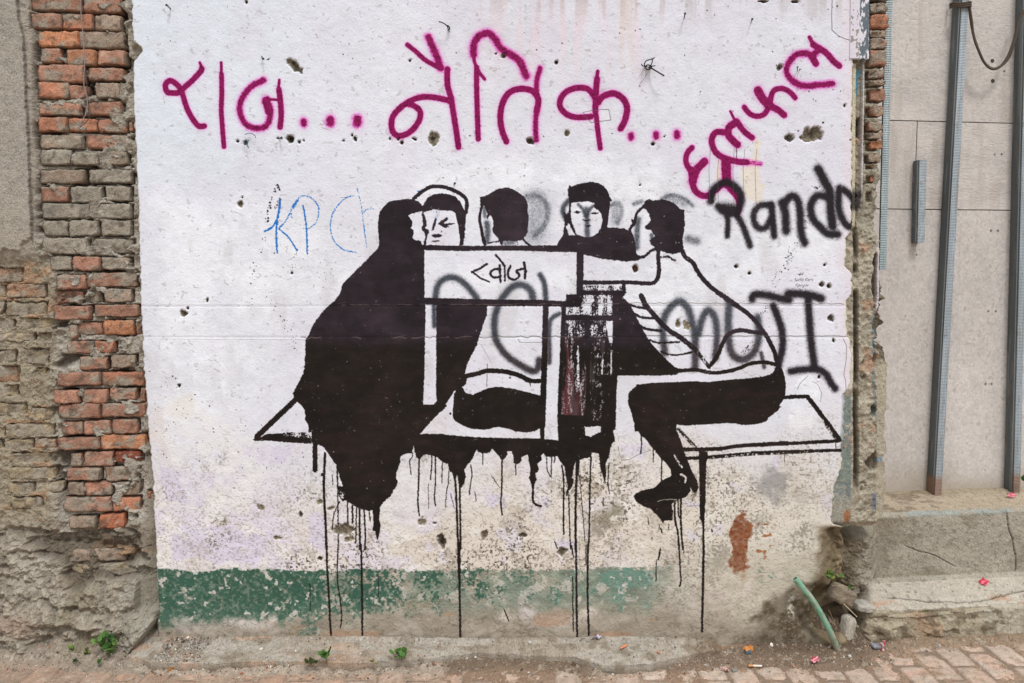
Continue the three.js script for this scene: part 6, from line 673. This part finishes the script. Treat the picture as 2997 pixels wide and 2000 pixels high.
// ---------- weeds ----------
const leafG = [0, 1, 2].map((s) => { const g = sheet(4, 7, (u, v, p, c) => { const w = Math.sin(Math.PI * Math.pow(v, 0.8)) * (0.36 + 0.06 * s) + 0.02, x = (u - 0.5) * 2; p[0] = x * w * (1 + 0.12 * Math.sin(v * 19 + s)); p[1] = v - 0.25 * v * v * (0.4 + 0.3 * s); p[2] = 0.16 * x * x * w + 0.3 * v * v * (s - 0.7) * 0.6; p[3] = u; p[4] = v; c[0] = c[1] = c[2] = 255; }); g.deleteAttribute('color'); return g; });
const leafM = [[96, 144, 62], [124, 164, 78], [74, 116, 56], [156, 166, 86], [96, 104, 58]].map((c) => new THREE.MeshPhysicalMaterial({ color: lin(...c), roughness: 0.7, side: THREE.DoubleSide, transmission: 0.0, map: bytes(32, 64, (u, v, k) => { const n = fbm(u * 9, v * 14, 3), vein = Math.abs(u - 0.5) < 0.05 ? 26 : 0; k[0] = k[1] = k[2] = 205 + 60 * (n - 0.5) + vein; }, true) })), stemM = new THREE.MeshStandardMaterial({ color: lin(120, 120, 70), roughness: 0.9 });
function weed(label, base, n, h, spread, size, tones, seed, lean = [0, 0], group) {
  const t = thing('weed', label, 'weed', base, group), r = rng(seed);
  const stems = Math.max(1, Math.round(n / 7)), tips = [];
  for (let s = 0; s < stems; s++) { const a = r() * 6.28, q = spread * (0.2 + 0.8 * r()), tip = V(Math.cos(a) * q + lean[0], h * (0.5 + 0.5 * r()), Math.abs(Math.sin(a)) * q * 0.7 + lean[1] + 0.005), mid = V(tip.x * 0.35, tip.y * 0.6, tip.z * 0.5); tips.push([mid, tip]); mesh('stem', new THREE.TubeGeometry(new THREE.CatmullRomCurve3([V(0, -0.005, 0), mid, tip]), 8, 0.001, 5), stemM, t); }
  for (let i = 0; i < n; i++) { const [mid, tip] = tips[i % stems], f = Math.sqrt(r()), p = mid.clone().multiplyScalar(0.5).lerp(tip, f), m = mesh('leaf', leafG[i % 3], leafM[tones[Math.floor(r() * tones.length)]], t), s = size * (0.55 + 0.7 * r()); m.position.copy(p).add(V((r() - 0.5) * 0.006, (r() - 0.5) * 0.006, r() * 0.006)); m.scale.setScalar(s); m.rotation.set(-0.3 + r() * 1.7, r() * 6.28, (r() - 0.5) * 1.6, 'YXZ'); }
  return t;
}
weed('leafy green weed growing at the base of the rough wall, lower left', atZ(318, 1930, 0.095), 40, 0.125, 0.05, 0.031, [0, 0, 1, 2], 1); weed('trailing weed stem climbing the rough wall above the leafy weed', atZ(325, 1892, 0.105), 18, 0.06, 0.035, 0.022, [0, 2, 2], 2, [0.012, 0.01]);
weed('small round-leaved weed on the rubble, leftmost of the weeds', on(atZ(212, 1912, 0.08), 0.006), 9, 0.03, 0.02, 0.018, [0, 1, 3], 3); weed('dry brownish weed between the two left weeds', atZ(250, 1922, 0.085), 16, 0.04, 0.04, 0.015, [3, 4, 4], 4); weed('low dark weed on the kerb edge under the leafy weed', on(groundAt(235, 1942), 0.004), 9, 0.03, 0.03, 0.016, [2, 4], 5); weed('dark creeping weed at the very foot of the leafy weed', on(groundAt(296, 1944), 0.004), 7, 0.025, 0.02, 0.018, [2, 0], 15);
weed('bright green clover-like weed in the corner where mural wall and rough wall meet', on(atY(498, 1852, 0.075), 0.004), 22, 0.03, 0.05, 0.019, [1, 1, 0], 6); weed('bright green weed on the footing edge, left of two', on(atY(956, 1945, 0.03), 0.004), 22, 0.055, 0.036, 0.027, [1, 0], 7); weed('dark withered moss clump beside the bright weed on the footing edge', on(atY(908, 1948, 0.03), 0.004), 46, 0.035, 0.05, 0.015, [4, 4, 2], 8); weed('bright green weed on the footing edge, right of two', on(atY(1176, 1932, 0.03), 0.004), 28, 0.055, 0.05, 0.026, [1, 0, 0], 9); weed('sparse olive weed sprig below the right footing weed', on(atY(1106, 1952, 0.03), 0.002), 10, 0.03, 0.025, 0.013, [3, 4], 10);
weed('yellow-green leafy weed at the eroded right corner of the mural wall', atZ(2440, 1706, 0.02), 26, 0.055, 0.05, 0.024, [1, 3, 3, 0], 11); weed('small weed sprig under the yellow-green weed on the ledge end', atZ(2484, 1726, 0.02), 7, 0.02, 0.02, 0.016, [1, 0], 12);
weed('tiny grass tuft under the cracked ledge edge', atPlane(2716, 1790, pl(0.215), NV), 9, 0.012, 0.025, 0.013, [1, 3], 13); weed('leaf cluster at the foot of the right edge stud', atPlane(2999, 1420, pl(-0.14), NV), 10, 0.05, 0.03, 0.022, [0, 1], 14); weed('green leaf at the right edge on the ledge', atPlane(3006, 1735, pl(0.08), NV), 6, 0.04, 0.02, 0.024, [0, 2], 16);
renderer.render(scene, camera);
